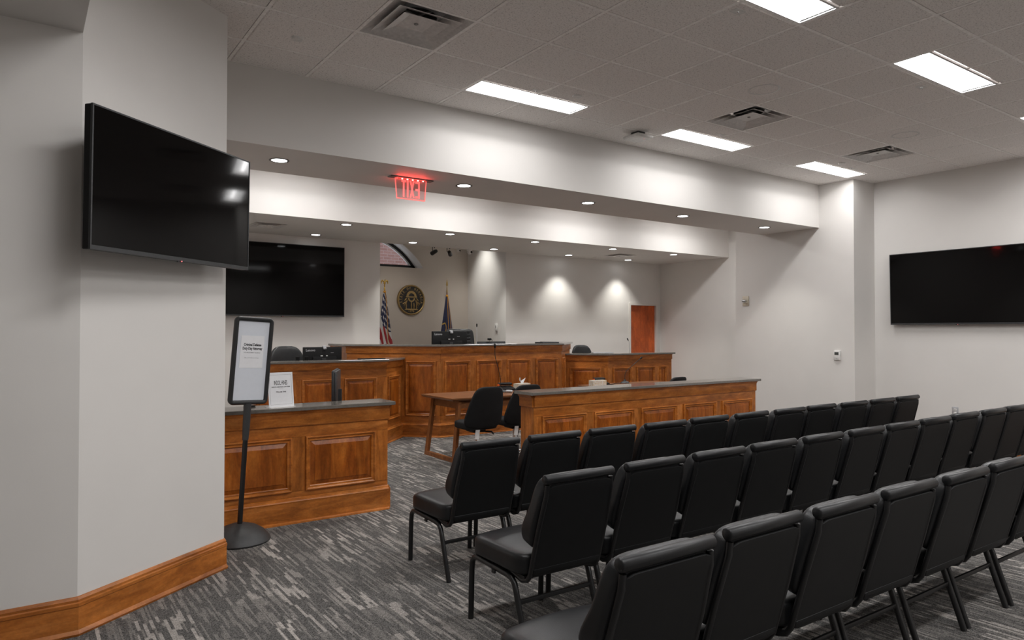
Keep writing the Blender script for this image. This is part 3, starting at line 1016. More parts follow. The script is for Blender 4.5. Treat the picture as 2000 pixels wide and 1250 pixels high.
        for c in range(4):
            c2 = (c + 1) % 4
            for k in range(m - 1):
                fs.append((c * m + k, c2 * m + k, c2 * m + k + 1, c * m + k + 1))
        part('panel_moulding', MB().add(vs, fs, F), 'wood_mould', pn, 30)
    if desk:
        dz, poly2 = desk
        part('work_surface', MB().prism([(p[0] - at.x, p[1] - at.y) for p in poly2], dz - 0.03, dz), 'counter', r)
    return r

RZ = 0.94
bench('panelled_rail', 'short panelled wood rail with grey counter beside the black sign stand', 'rail', [(1.13, 5.72), (2.655, 5.72)], RZ,
      [(0, 0.07, 0.678), (0, 0.79, 1.406)], (0.25, 0.692), (0.785, 0.878), 0.22, 0.27, (False, True))
bench('panelled_rail', 'long panelled wood rail with grey counter in front of the chair rows', 'rail', [(4.262, 5.72), (7.885, 5.72)], RZ,
      [(0, 4.366 - 4.262 + k * 0.7085, 4.963 - 4.262 + k * 0.7085) for k in range(5)], (0.25, 0.688), (0.785, 0.878), 0.22, 0.27)
CT, JT = 1.170, 1.363
JX0, JX1, JY = 5.055, 7.335, 9.075
bench('judge_bench', 'tall panelled wood judge bench, highest of the counters in the centre', 'bench',
      [(4.02, 10.75), (4.02, 10.11), (JX0, JY), (JX1, JY), (8.37, 10.11), (8.37, 10.75)], JT,
      [(1, 0.93, 1.395), (2, 0.068, 0.508), (2, 0.625, 1.073), (2, 1.187, 1.638), (2, 1.752, 2.206), (3, 0.065, 0.50)], (0.308, 1.116), (1.228, 1.318), 0.14, 0.20, (False, False),
      None, (1.08, [(4.25, 10.2), (5.14, 9.31), (7.25, 9.31), (8.14, 10.2), (7.8, 10.5), (7.05, 9.75), (5.34, 9.75), (4.6, 10.5)]))
bench('clerk_bench', 'lower panelled wood clerk bench on the left, joined to the judge bench', 'bench',
      [(2.40, 9.03), (4.165, 9.03), (4.625, 9.49)], CT,
      [(0, 0.04, 0.46), (0, 0.58, 1.02), (0, 1.158, 1.625), (1, 0.06, 0.55)], (0.308, 0.923), (1.043, 1.126), 0.14, 0.22, (True, False), None,
      (0.88, [(2.44, 9.20), (4.10, 9.20), (4.45, 9.56), (4.0, 9.9), (3.9, 9.85), (2.44, 9.85)]))
bench('witness_stand', 'lower panelled wood witness stand right of the judge bench', 'bench',
      [(7.79, 9.575), (8.335, 9.03), (9.935, 9.03)], CT,
      [(0, 0.115, 0.658), (1, 0.119, 0.560), (1, 0.693, 1.150), (1, 1.281, 1.457)], (0.308, 0.923), (1.043, 1.126), 0.14, 0.22, (False, True), None,
      (0.88, [(8.0, 9.62), (8.42, 9.20), (9.89, 9.20), (9.89, 9.70), (8.55, 9.70), (8.25, 9.95)]))

# ------------------------------------------------------------------ televisions
def television(name, w, h, T, label, arm=None):
    """screen in T's XZ plane facing -Y of T; arm: length of wall bracket behind"""
    r = link(name, None)
    r.matrix_world = T
    tag(r, label, 'television', 'black wall televisions')
    th = 0.045
    part('case', MB().rbox(w, th, h, 0.006, T3(0, th / 2 + 0.004, 0)), 'black_plastic', r)
    part('screen', MB().box(-w / 2 + 0.009, w / 2 - 0.009, -0.0005, 0.012, -h / 2 + 0.022, h / 2 - 0.009), 'screen', r)
    bz = MB()
    bz.box(-w / 2, w / 2, -0.003, 0.010, -h / 2, -h / 2 + 0.021)
    bz.box(-w / 2, w / 2, -0.003, 0.010, h / 2 - 0.008, h / 2)
    bz.box(-w / 2, -w / 2 + 0.008, -0.003, 0.010, -h / 2 + 0.021, h / 2 - 0.008)
    bz.box(w / 2 - 0.008, w / 2, -0.003, 0.010, -h / 2 + 0.021, h / 2 - 0.008)
    part('bezel', bz, 'dark_grey', r)
    part('sensor_bar', MB().rbox(0.045, 0.008, 0.008, 0.002, T3(0.0, 0.004, -h / 2 - 0.004)), 'dark_grey', r)
    part('standby_light', MB().box(0.004, 0.010, -0.0035, -0.001, -h / 2 - 0.004, -h / 2 + 0.002), 'red_dot', r)
    part('rear_housing', MB().rbox(w * 0.6, 0.035, h * 0.5, 0.01, T3(0, th + 0.016, -h * 0.1)), 'black_plastic', r)
    if arm:
        part('wall_bracket', MB().box(-0.2, 0.2, th + 0.03, th + 0.045, -0.2, 0.2).box(-0.04, 0.04, th + 0.045, arm, -0.06, 0.06), 'black_metal', r)
    return r
television('wall_television', 1.235, 0.712, Matrix.Translation((0.739, 4.350, 2.313)) @ Euler((math.radians(-0.66), 0, 0.6868)).to_matrix().to_4x4() if False else
           Matrix.Translation((0.739, 4.350, 2.313)) @ Matrix.Rotation(0.700, 4, 'Z') @ Matrix.Rotation(math.radians(0.66), 4, 'X'), 'black television on the angled wall at left, nearest the camera', 0.235)
television('wall_television', 1.975, 1.115, T3(3.255, YB - 0.085, 2.345), 'large black television on the back wall left of the flags', 0.083)
television('wall_television', 1.675, 0.962, Matrix.Translation((XR - 0.09, 4.085, 2.130)) @ Matrix.Rotation(-math.pi / 2, 4, 'Z') @ Matrix.Rotation(math.radians(1.2), 4, 'X'), 'black television on the right wall above the chair rows', 0.075)

# ------------------------------------------------------------------ counsel tables
def table(x0, x1, y0, y1, label):
    z = 0.763
    cx, cy = (x0 + x1) / 2, (y0 + y1) / 2
    r = root('counsel_table', (cx, cy, 0), label, 'table', 'counsel tables')
    w, d = x1 - x0, y1 - y0
    tp = MB()
    e = 0.022
    tp.add([(-w/2, -d/2, z), (w/2, -d/2, z), (w/2, d/2, z), (-w/2, d/2, z), (-w/2, -d/2, z - 0.014), (w/2, -d/2, z - 0.014), (w/2, d/2, z - 0.014), (-w/2, d/2, z - 0.014),
            (-w/2 + e, -d/2 + e, z - 0.034), (w/2 - e, -d/2 + e, z - 0.034), (w/2 - e, d/2 - e, z - 0.034), (-w/2 + e, d/2 - e, z - 0.034)],
           [(0, 1, 2, 3), (4, 5, 1, 0), (5, 6, 2, 1), (6, 7, 3, 2), (7, 4, 0, 3), (8, 9, 5, 4), (9, 10, 6, 5), (10, 11, 7, 6), (11, 8, 4, 7), (11, 10, 9, 8)])
    part('table_top', tp, 'wood_table', r)
    zt = z - 0.035
    lw, lt = 0.062, 0.040
    for sx in (-1, 1):
        xa = sx * (w / 2 - 0.14)          # head of the leg
        xb = sx * (w / 2 - 0.055)         # foot
        for sy in (-1, 1):
            ya, yb = sy * (d / 2 - 0.085), sy * (d / 2 - 0.05)
            mb = MB()
            vs = []
            for (xc, yc, zz) in ((xb, yb, 0.0), (xa, ya, zt)):
                vs += [(xc - lt / 2, yc - lw / 2, zz), (xc + lt / 2, yc - lw / 2, zz), (xc + lt / 2, yc + lw / 2, zz), (xc - lt / 2, yc + lw / 2, zz)]
            part('leg', mb.add(vs, [(3, 2, 1, 0), (4, 5, 6, 7), (0, 1, 5, 4), (1, 2, 6, 5), (2, 3, 7, 6), (3, 0, 4, 7)]), 'wood_leg', r)
        part('foot_rail', MB().box(xb - lt / 2, xb + lt / 2, -d / 2 + 0.081, d / 2 - 0.081, 0.0, 0.048), 'wood_leg', r)
        part('end_apron', MB().box(xa - 0.012, xa + 0.012, -d / 2 + 0.115, d / 2 - 0.115, zt - 0.10, zt), 'wood_table', r)
    for sy in (-1, 1):
        yc = sy * (d / 2 - 0.10)
        part('apron', MB().box(-w / 2 + 0.162, w / 2 - 0.162, yc - 0.011, yc + 0.011, zt - 0.10, zt), 'wood_table', r)
    return r
table(4.16, 5.80, 7.18, 7.97, 'brown wood table with sled legs and two black chairs, left of the long rail')
table(6.75, 8.39, 7.18, 7.97, 'brown wood table mostly hidden behind the long rail')

# ------------------------------------------------------------------ stacking chairs in rows
def stacking_chair():
    r = link('stacking_chair', None)
    def dome(c):
        # waterfall front edge and slightly crowned top
        y = c.y
        if c.z > 0:
            c = Vector((c.x, c.y, c.z + 0.012 * (1 - (c.x / 0.26) ** 2)))
        if y > 0.12:
            c = Vector((c.x, c.y, c.z - 0.35 * (y - 0.12) ** 2 * 3))
        return c
    part('seat', MB().cushion(0.512, 0.505, 0.115, T3(0, -0.012, 0.415), 12, 7.0, dome), 'vinyl', r, 80)
    part('seat_pan', MB().box(-0.225, 0.225, -0.235, 0.215, 0.345, 0.362), 'black_metal', r)
    def yb(z):
        return -0.262 - (z - 0.36) * 0.135 / 0.49
    tilt = math.atan2(0.135, 0.49)
    # back: padded front shell, flat rear panel, rolled top
    zc, hl = 0.606, 0.507
    B = T3(0, yb(zc), zc, rx=tilt)
    def bulge(c):
        k = 0.026 * math.exp(-((c.z + 0.105) / 0.085) ** 2)
        w = 1.0 - 0.085 * max(0.0, min(1.0, (c.z + 0.05) / 0.20))      # a little narrower towards the top
        return Vector((c.x * w, c.y + (k if c.y > 0 else 0.0), c.z))
    part('back_cushion', MB().cushion(0.482, 0.088, hl * 0.74, B @ T3(0, 0.043, hl * 0.13), 12, 6.0, bulge), 'vinyl', r, 80)
    roll = MB()
    pts = [(-0.217, 0, 0), (-0.211, 0, 0), (0.211, 0, 0), (0.217, 0, 0)]
    roll.tube(pts, [0.018, 0.0235, 0.0235, 0.018], 14, True, B @ T3(0, 0.013, hl / 2 + 0.001))
    part('top_roll', roll, 'vinyl', r, 50)
    def taper(c):
        return Vector((c.x * (1.0 - 0.07 * max(0.0, min(1.0, (c.z + 0.05) / 0.25))), c.y, c.z))
    part('back_panel', MB().cushion(0.444, 0.020, hl - 0.03, B @ T3(0, -0.004, -0.010), 8, 14.0, taper), 'back_panel', r, 60)
    part('panel_hem', MB().rbox(0.420, 0.018, 0.032, 0.006, B @ T3(0, -0.0085, -hl / 2 + 0.034)), 'back_panel', r, 40)
    for s in (-1, 1):
        x = s * 0.216
        zt, zb = 0.828, 0.375
        pts = [(x - s * 0.016, yb(zt) + 0.004, zt), (x - s * 0.012, yb(0.78) - 0.006, 0.78), (x, yb(0.6) - 0.006, 0.6), (x, yb(zb) - 0.004, zb), (x, yb(zb) + 0.018, zb - 0.030), (x, yb(zb) + 0.06, zb - 0.042), (x, -0.12, 0.352)]
        part('back_tube', MB().tube(pts, 0.0125, 8, True, None, 1.0), 'black_metal', r, 60)
    for s in (-1, 1):
        x = s * 0.236
        f = [(x, 0.250, 0.0), (x, 0.240, 0.27), (x, 0.231, 0.318), (x, 0.208, 0.343), (x, 0.17, 0.349), (x, 0.03, 0.343)]
        b = [(x, 0.03, 0.343), (x, -0.10, 0.338), (x, -0.140, 0.332), (x, -0.168, 0.308), (x, -0.184, 0.262), (x, -0.272, 0.0)]
        part('leg', MB().tube(f, 0.0162, 8, True, None, 0.92), 'black_metal', r, 60)
        part('leg', MB().tube(b, 0.0162, 8, True, None, 0.92), 'black_metal', r, 60)
        part('ganging_bracket', MB().box(x + (0.010 if s > 0 else -0.019), x + (0.019 if s > 0 else -0.010), -0.012, 0.016, 0.318, 0.335), 'black_metal', r)
    part('stretcher', MB().rbox(0.462, 0.014, 0.022, 0.003, T3(0, -0.197, 0.225)), 'black_metal', r, 40)
    return r
_num = ['first', 'second', 'third', 'fourth', 'fifth', 'sixth', 'seventh', 'eighth', 'ninth', 'tenth', 'eleventh', 'twelfth']
_proto = stacking_chair()
_used = False
PITCH_X = 0.5290
for rowname, x0, y0, n in (('front', 2.422, 4.092, 11), ('middle', 2.251, 3.028, 12), ('rear', 1.683, 1.945, 7)):
    for k in range(n):
        c = copy_tree(_proto) if _used else _proto
        _used = True
        c.location = (x0 + k * PITCH_X + random.uniform(-0.006, 0.006), y0 + random.uniform(-0.012, 0.012), 0)
        c.rotation_euler = (0, 0, random.uniform(-0.012, 0.012))
        tag(c, 'black vinyl stacking chair, %s from the left in the %s row' % (_num[k], rowname), 'chair', 'black stacking chairs in three rows')

# ------------------------------------------------------------------ swivel chairs
def swivel_chair(x, y, rz, label):
    """low upholstered task chair; faces +y before rotation"""
    r = root('swivel_chair', (x, y, 0), label, 'chair', 'black swivel chairs at the tables', rz)
    part('seat', MB().cushion(0.42, 0.40, 0.10, T3(0, 0.035, 0.475), 10, 5.0), 'fabric', r, 80)
    def shape(c):
        t = (c.z + 0.24) / 0.48
        t = min(1, max(0, t))
        k = 1.10 - 0.36 * t ** 1.3
        bow = -0.10 * (c.x / 0.24) ** 2 * 0 + 0.07 * (abs(c.x) / 0.24) ** 2.2 * (1 - 0.6 * t)
        return Vector((c.x * k, c.y + bow - 0.16 * t, c.z))
    part('backrest', MB().cushion(0.46, 0.062, 0.48, T3(0, -0.165, 0.695), 12, 5.0, shape), 'fabric', r, 80)
    part('gas_lift', MB().tube([(0, 0.03, 0.10), (0, 0.03, 0.25)], 0.019, 14).tube([(0, 0.03, 0.25), (0, 0.03, 0.40)], 0.0125, 14).tube([(0, 0.03, 0.244), (0, 0.03, 0.254)], 0.026, 14), 'chrome', r, 50)
    part('mechanism', MB().rbox(0.16, 0.20, 0.04, 0.01, T3(0, 0.03, 0.41)).tube([(0.02, 0.03, 0.39), (0.17, -0.04, 0.385), (0.19, -0.06, 0.36)], 0.011), 'black_plastic', r, 40)
    for k in range(5):
        a = k * 2 * math.pi / 5
        dx, dy = math.cos(a), math.sin(a)
        lg = part('base_arm', MB().tube([(0, 0.03, 0.115), (dx * 0.11, 0.03 + dy * 0.11, 0.10), (dx * 0.20, 0.03 + dy * 0.20, 0.075)], [0.022, 0.018, 0.014], 8), 'chrome', r, 50)
        part('caster', MB().lathe([(0.024, -0.02), (0.026, -0.016), (0.026, 0.016), (0.024, 0.02)], 12, T3(dx * 0.20, 0.03 + dy * 0.20, 0.0265, rz=a, rx=math.pi / 2)), 'black_plastic', lg, 40)
    part('label_tag', MB().box(-0.150, -0.095, -0.150, -0.149, 0.315, 0.455, T3(ry=0.12)), 'tag_white', r)
    return r
swivel_chair(4.345, 6.93, -0.06, 'black armless swivel chair at the left table, nearer the aisle')
swivel_chair(4.90, 6.95, -0.05, 'black armless swivel chair at the left table, half hidden by the long rail')
swivel_chair(7.36, 6.88, 0.1, 'dark swivel chair whose top just shows above the long rail')

def executive_chair(x, y, z, rz, label, w, top, ribbed=False):
    """leather desk chair behind a bench; top: height of the backrest top"""
    r = root('desk_chair', (x, y, z), label, 'chair', 'black desk chairs behind the benches', rz)
    top -= z
    part('seat', MB().cushion(0.50, 0.48, 0.11, T3(0, 0.0, 0.46), 8, 5.0), 'leather', r, 80)
    hb = top - 0.46
    def rnd(c):
        t = (c.z / hb + 0.5)
        k = 1.0 - (0.16 * max(0, t - 0.55) ** 2 / 0.2 if not ribbed else 0.10 * max(0, t - 0.4))
        return Vector((c.x * k, c.y + 0.05 * (c.x / (w / 2)) ** 2 * -1, c.z))
    part('backrest', MB().cushion(w, 0.10, hb, T3(0, 0.24, 0.46 + hb / 2, rx=-0.10), 12, 4.0 if not ribbed else 9.0, rnd), 'leather', r, 80)
    if ribbed:
        for k in range(7):
            part('stitched_rib', MB().cushion(w * 0.94, 0.03, 0.052, T3(0, 0.195 + 0.0062 * (k - 3), top - 0.05 - 0.058 * (6 - k) + 0.0, rx=-0.10), 6, 4.0), 'leather', r, 80)
    part('column', MB().tube([(0, 0, 0.08), (0, 0, 0.42)], 0.03, 12), 'black_metal', r, 50)
    for s in (-1, 1):
        part('armrest', MB().tube([(s * 0.26, 0.15, 0.5), (s * 0.28, 0.12, 0.66), (s * 0.28, -0.12, 0.67), (s * 0.26, -0.15, 0.5)], 0.016, 8), 'black_plastic', r, 60)
    for k in range(5):
        a = 0.3 + k * 2 * math.pi / 5
        lg = part('base_arm', MB().tube([(0, 0, 0.10), (math.cos(a) * 0.30, math.sin(a) * 0.30, 0.07)], [0.026, 0.016], 8), 'black_metal', r, 50)
        part('caster', MB().lathe([(0.026, -0.02), (0.028, 0.0), (0.026, 0.02)], 12, T3(math.cos(a) * 0.30, math.sin(a) * 0.30, 0.0285, rz=a, rx=math.pi / 2)), 'black_plastic', lg, 40)
    return r
PLAT = 0.30
solo('platform', MB().box(4.3, 8.1, 10.02, 10.85, 0.0, PLAT).prism([(4.35, 10.02), (5.12, 9.25), (7.27, 9.25), (8.05, 10.02)], 0, PLAT), 'carpet', kind='structure')
executive_chair(6.27, 10.35, PLAT, 0.0, 'black ribbed desk chair behind the monitor on the judge bench', 0.56, 1.60, True)
executive_chair(3.20, 9.98, 0.0, 0.25, 'black leather desk chair behind the clerk bench', 0.58, 1.345)
executive_chair(8.70, 9.98, 0.0, -0.2, 'black leather desk chair behind the witness stand', 0.46, 1.30)

# ------------------------------------------------------------------ monitors seen from behind
def monitor(x, y, z, rz, w, h, top, label):
    """back of the casing faces -y; z is the surface it stands on"""
    r = root('desktop_monitor', (x, y, z), label, 'monitor', None, rz)
    zt = top - z
    part('casing', MB().rbox(w, 0.045, h, 0.008, T3(0, 0.0, zt - h / 2)), 'black_plastic', r, 40)
    part('rear_cover', MB().rbox(w * 0.62, 0.03, h * 0.42, 0.006, T3(0.02, -0.03, zt - h * 0.62)), 'black_plastic', r, 40)
    part('screen', MB().box(-w / 2 + 0.01, w / 2 - 0.01, 0.0228, 0.0245, zt - h + 0.02, zt - 0.01), 'screen', r)
    part('stand', MB().box(-0.03, 0.03, -0.06, -0.02, 0.01, zt - h * 0.45).rbox(0.24, 0.20, 0.014, 0.004, T3(0, -0.02, 0.008)), 'dark_grey', r)
    part('brand_lettering', text_mb('Lenovo', 0.045, face_T((-w / 2 + 0.03, -0.0235, zt - 0.045), (1, 0, 0), (0, 0, 1)), 0.0006, 0, 'LEFT'), 'label_print', r)
    part('port_plate', MB().box(-0.045, -0.012, -0.0472, -0.0455, zt - 0.128, zt - 0.116).box(0.035, 0.058, -0.0472, -0.0455, zt - 0.128, zt - 0.116), 'tag_white', r)
    part('vent_slot', MB().box(-w * 0.28, w * 0.30, -0.0465, -0.0452, zt - h * 0.40 - 0.004, zt - h * 0.40), 'dark_grey', r)
    part('serial_label', MB().box(w * 0.2, w * 0.28, -0.0238, -0.0226, zt - 0.085, zt - 0.078), 'ink_grey', r)
    wc = part('webcam', MB().rbox(0.055, 0.03, 0.022, 0.008, T3(0.02, -0.012, zt + 0.006)), 'silver', r, 40)
    part('webcam_mount', MB().rbox(0.045, 0.022, 0.03, 0.006, T3(0.02, -0.034, zt - 0.018)), 'silver', wc, 40)
    return r
monitor(5.46, 9.52, 1.08, 0.0, 0.615, 0.37, 1.559, 'black monitor seen from behind on the judge bench')
monitor(3.43, 9.52, 0.88, 0.04, 0.555, 0.34, 1.340, 'black monitor seen from behind on the clerk bench')
# monitor edge-on behind the short rail, on a small desk
r = root('work_desk', (2.0, 6.45, 0), 'desk tucked behind the short rail', 'desk')
part('desk_top', MB().box(-0.70, 0.62, -0.42, 0.42, 0.72, 0.75), 'wood_table', r)
for sx in (-1, 1):
    part('side_panel', MB().box(sx * 0.6 - 0.015, sx * 0.6 + 0.015, -0.40, 0.40, 0.0, 0.72), 'wood_table', r)
r = root('desktop_monitor', (2.44, 6.42, 0.75), 'dark monitor seen edge-on behind the short rail', 'monitor', None, 1.125)
part('casing', MB().rbox(0.52, 0.024, 0.32, 0.006, T3(0, 0, 0.285)), 'dark_grey', r, 40)
part('rear_cover', MB().rbox(0.505, 0.026, 0.305, 0.012, T3(0, -0.018, 0.285)), 'dark_grey', r, 40)
part('screen', MB().box(-0.25, 0.25, 0.0122, 0.0135, 0.135, 0.435), 'screen', r)
part('stand', MB().box(-0.03, 0.03, -0.06, -0.03, 0.01, 0.26).rbox(0.22, 0.18, 0.014, 0.004, T3(0, -0.02, 0.008)), 'dark_grey', r)

# ------------------------------------------------------------------ microphones
def gooseneck(x, y, z, pts, label, base=True, grey=False, rhead=0.011):
    r = root('gooseneck_microphone', (x, y, z), label, 'microphone', 'gooseneck microphones')
    if base:
        part('base', MB().lathe([(0.068, 0.0), (0.070, 0.006), (0.064, 0.014), (0.045, 0.026), (0.026, 0.034), (0.020, 0.050), (0.012, 0.058), (0.001, 0.058)], 24), 'dark_grey', r, 40)
        part('talk_button', MB().lathe([(0.014, 0.019), (0.014, 0.026), (0.001, 0.027)], 14, T3(0.034, -0.024, 0.0)), 'silver', r, 40)
    else:
        part('base', MB().lathe([(0.022, 0.0), (0.022, 0.012), (0.012, 0.02), (0.001, 0.02)], 16), 'dark_grey', r, 40)
    P = [Vector(p) for p in pts]
    # smooth the path
    Q = []
    for i in range(len(P) - 1):
        p0, p1, p2, p3 = P[max(0, i - 1)], P[i], P[i + 1], P[min(len(P) - 1, i + 2)]
        for k in range(6):
            t = k / 6.0
            Q.append(0.5 * ((2 * p1) + (-p0 + p2) * t + (2 * p0 - 5 * p1 + 4 * p2 - p3) * t * t + (-p0 + 3 * p1 - 3 * p2 + p3) * t ** 3))
    Q.append(P[-1])
    part('neck', MB().tube(Q, 0.0045, 8), 'silver' if grey else 'black_metal', r, 60)
    d = (P[-1] - P[-2]).normalized()
    part('capsule', MB().tube([P[-1] - d * 0.01, P[-1], P[-1] + d * 0.012, P[-1] + d * 0.034, P[-1] + d * 0.045], [0.006, rhead * 0.8, rhead, rhead, rhead * 0.55], 12), 'black_plastic', r, 50)
    return r
gooseneck(5.14, 7.62, 0.763, [(0, 0, 0.05), (0, 0, 0.14), (-0.02, 0.01, 0.28), (-0.07, 0.02, 0.46), (-0.075, 0.02, 0.585)], 'tall black gooseneck microphone on the left table', True, False, 0.014)
gooseneck(7.58, 7.83, 0.763, [(0, 0, 0.05), (0, 0, 0.12), (0.03, -0.005, 0.19), (0.16, -0.02, 0.28), (0.30, -0.03, 0.37)], 'black gooseneck microphone leaning right on the right table', True, False, 0.013)
gooseneck(5.90, 9.42, 1.08, [(0, 0, 0.0), (0, 0, 0.2), (0.0, 0, 0.4), (0, 0.0, 0.555)], 'thin grey gooseneck microphone on the judge bench', False, True)
gooseneck(9.20, 9.38, 0.88, [(0, 0, 0.0), (0, 0, 0.3), (0.0, 0, 0.43), (-0.012, 0, 0.48), (-0.035, 0, 0.515)], 'thin grey gooseneck microphone on the witness stand', False, True)
_c = MB().tube([(7.508, 7.83, 0.769), (7.47, 7.80, 0.769), (7.43, 7.84, 0.769), (7.36, 7.82, 0.769), (7.25, 7.75, 0.769), (7.10, 7.72, 0.769)], 0.005, 6)
solo('microphone_cable', _c, 'black_plastic', 'black microphone cable lying on the right table', 'cable', smooth=60)

# ------------------------------------------------------------------ things on the tables and benches
def tissue_box(x, y, z, rz, label, tuft):
    r = root('tissue_box', (x, y, z), label, 'tissue box', 'tissue boxes', rz)
    t = NT('tissue_box_print')
    v = t.coord('Object')
    f = t.noise(v, 26.0, 2.0, 0.5, 1.5)
    t.l(t.ramp(f, [(0.40, (0.66, 0.64, 0.60)), (0.52, (0.62, 0.50, 0.30)), (0.62, (0.70, 0.69, 0.67))]), t.b.inputs['Base Color'])
    part('carton', MB().rbox(0.235, 0.115, 0.085, 0.002, T3(z=0.0426)), t.m, r)
    part('slot', MB().lathe([(0.001, 0.0858), (1.0, 0.0856), (0.001, 0.0854)], 20, Matrix.Diagonal((0.07, 0.025, 1, 1))), 'ink_grey', r)
    if tuft:
        n = 9
        vs, fs = [], []
        for i in range(n):
            for j in range(5):
                u, w = i / (n - 1.0), j / 4.0
                a = (u - 0.5) * 2.2
                vs.append((0.05 * math.sin(a) * (0.5 + w) + 0.02 * w * math.cos(5 * u), 0.025 * math.cos(a * 1.7) * (0.3 + w), 0.084 + 0.085 * w * (0.7 + 0.3 * math.sin(6 * u + 1))))
        for i in range(n - 1):
            for j in range(4):
                fs.append((i * 5 + j, (i + 1) * 5 + j, (i + 1) * 5 + j + 1, i * 5 + j + 1))
        part('tissue', MB().add(vs, fs), 'paper', r, 80)
    return r
tissue_box(5.60, 7.78, 0.763, 0.3, 'tissue box with a white tissue sticking out on the left table', True)
tissue_box(6.87, 7.66, 0.763, -0.12, 'pale patterned tissue box at the left end of the right table', False)
def device(x, y, z, rz, label):
    r = root('desk_phone', (x, y, z), label, 'device', None, rz)
    part('body', MB().add([(-0.10, -0.08, 0.0), (0.10, -0.08, 0.0), (0.10, 0.08, 0.0), (-0.10, 0.08, 0.0), (-0.10, -0.08, 0.022), (0.10, -0.08, 0.022), (0.10, 0.08, 0.060), (-0.10, 0.08, 0.060)],
                          [(3, 2, 1, 0), (4, 5, 6, 7), (0, 1, 5, 4), (1, 2, 6, 5), (2, 3, 7, 6), (3, 0, 4, 7)]), 'black_plastic', r)
    part('top_tray', MB().rbox(0.20, 0.06, 0.022, 0.006, T3(0.0, 0.05, 0.086, rx=0.23)), 'black_plastic', r, 40)
    part('orange_mark', MB().box(-0.116, -0.100, 0.02, 0.05, 0.060, 0.088), 'orange', r)
    return r
device(5.36, 7.80, 0.763, -0.1, 'black desk device with orange edge on the left table')
device(7.10, 7.84, 0.763, -0.1, 'black desk device with orange edge on the right table')
solo('computer_mouse', MB().cushion(0.065, 0.11, 0.036, T3(5.19, 7.50, 0.763 + 0.0185, rz=0.4), 8, 2.6), 'silver', 'grey computer mouse on the left table', 'mouse', smooth=80)
# flat display lying low behind the judge counter, with a clip-on camera
r = root('low_display', (6.24, 9.42, 1.08), 'thin black display showing just above the judge counter', 'display')
part('panel', MB().rbox(0.54, 0.022, 0.33, 0.005, T3(0.0, 0.06, 0.155, rx=-0.28)), 'black_plastic', r, 40)
part('stand', MB().rbox(0.20, 0.16, 0.02, 0.004, T3(0, 0.08, 0.0105)), 'dark_grey', r)
r = root('clip_camera', (6.20, 9.50, 1.395), 'small black clip camera on top of the low display', 'camera')
part('body', MB().rbox(0.06, 0.04, 0.035, 0.008, T3(-0.01, 0, 0.035)), 'black_plastic', r, 40)
part('clip', MB().tube([(0.0, 0, 0.0), (0.0, 0.01, 0.03), (0.03, 0.01, 0.045), (0.045, 0.0, 0.02), (0.03, -0.01, 0.0)], 0.004, 6), 'black_plastic', r, 60)
part('lens', MB().lathe([(0.010, 0.0), (0.010, 0.008), (0.001, 0.009)], 12, T3(-0.01, -0.019, 0.035, rx=math.pi / 2)), 'screen', r, 40)
def slab(x, y, z, rz, w, d, h, mat, label, name='laptop', cat='laptop'):
    r = root(name, (x, y, z), label, cat, None, rz)
    part('base', MB().rbox(w, d, h * 0.5, 0.003, T3(0, 0, h * 0.25 + 0.0005)), mat, r)
    part('lid', MB().rbox(w, d, h * 0.42, 0.003, T3(0, 0.003, h * 0.76)), mat, r)
slab(7.12, 9.18, JT, 0.05, 0.36, 0.20, 0.020, 'dark_grey', 'closed grey laptop at the right end of the judge bench counter')
slab(8.36, 9.20, CT, -0.5, 0.36, 0.20, 0.022, 'silver', 'closed silver laptop on the witness stand counter')
slab(3.98, 9.10, CT, 0.1, 0.34, 0.18, 0.014, 'black_plastic', 'closed black laptop on the clerk bench counter')
for k, x in enumerate((3.02, 3.14)):
    solo('pen_cup', MB().lathe([(0.030, 0.0), (0.034, 0.12), (0.030, 0.12), (0.027, 0.006)], 16, T3(x, 9.33, 0.88 + 0.001)).lathe([(0.026, 0.012), (0.030, 0.335), (0.001, 0.338)], 12, T3(x, 9.33, 0.88)), 'black_plastic',
         'small black cylinder behind the clerk counter, ' + ('left' if k == 0 else 'right') + ' of the two', 'cup', 'black cylinders on the clerk desk', smooth=40)
r = root('stapler', (1.52, 5.90, RZ), 'small white and black gadget on the short rail behind the sign stand', 'gadget', None, 0.5)
part('lower_arm', MB().rbox(0.10, 0.035, 0.012, 0.004, T3(0, 0, 0.0065)), 'black_plastic', r, 40)
part('upper_arm', MB().rbox(0.105, 0.04, 0.026, 0.008, T3(0.0, 0, 0.028, ry=-0.12)), 'plastic_white', r, 40)

# ------------------------------------------------------------------ sign stand
FW = Vector((math.sin(YAW), math.cos(YAW), 0))
BX, BY = 1.338, 5.45
r = root('sign_stand', (BX, BY, 0), 'black floor sign stand with a white notice, leaning beside the short rail', 'sign')
part('base', MB().lathe([(0.205, 0.0), (0.218, 0.004), (0.220, 0.012), (0.208, 0.034), (0.176, 0.070), (0.124, 0.104), (0.062, 0.126), (0.001, 0.132)], 40), 'base_grey', r, 40)
LEAN = Matrix.Translation((0, 0, 0.10)) @ Matrix.Rotation(math.radians(3.4), 4, FW) @ Matrix.Translation((0, 0, -0.10))
PT = 1.022                                             # top of the pole
part('pole', MB().tube([(0, 0, 0.122), (0, 0, 0.78)], 0.0185, 16, True, LEAN), 'black_metal', r, 50)
part('coupling', MB().tube([(0, 0, 0.75), (0, 0, 0.78), (0, 0, 0.83), (0, 0, PT)], [0.0225, 0.0235, 0.026, 0.0275], 16, True, LEAN), 'base_grey', r, 50)
FE = Vector((0.966, 0.259, 0)).normalized()
FN = Vector((FE.y, -FE.x, 0))                          # out of the face, towards the room
FO = LEAN @ Matrix.Translation((0, 0, PT - 0.01)) @ Matrix.Rotation(math.radians(1.1), 4, FW)
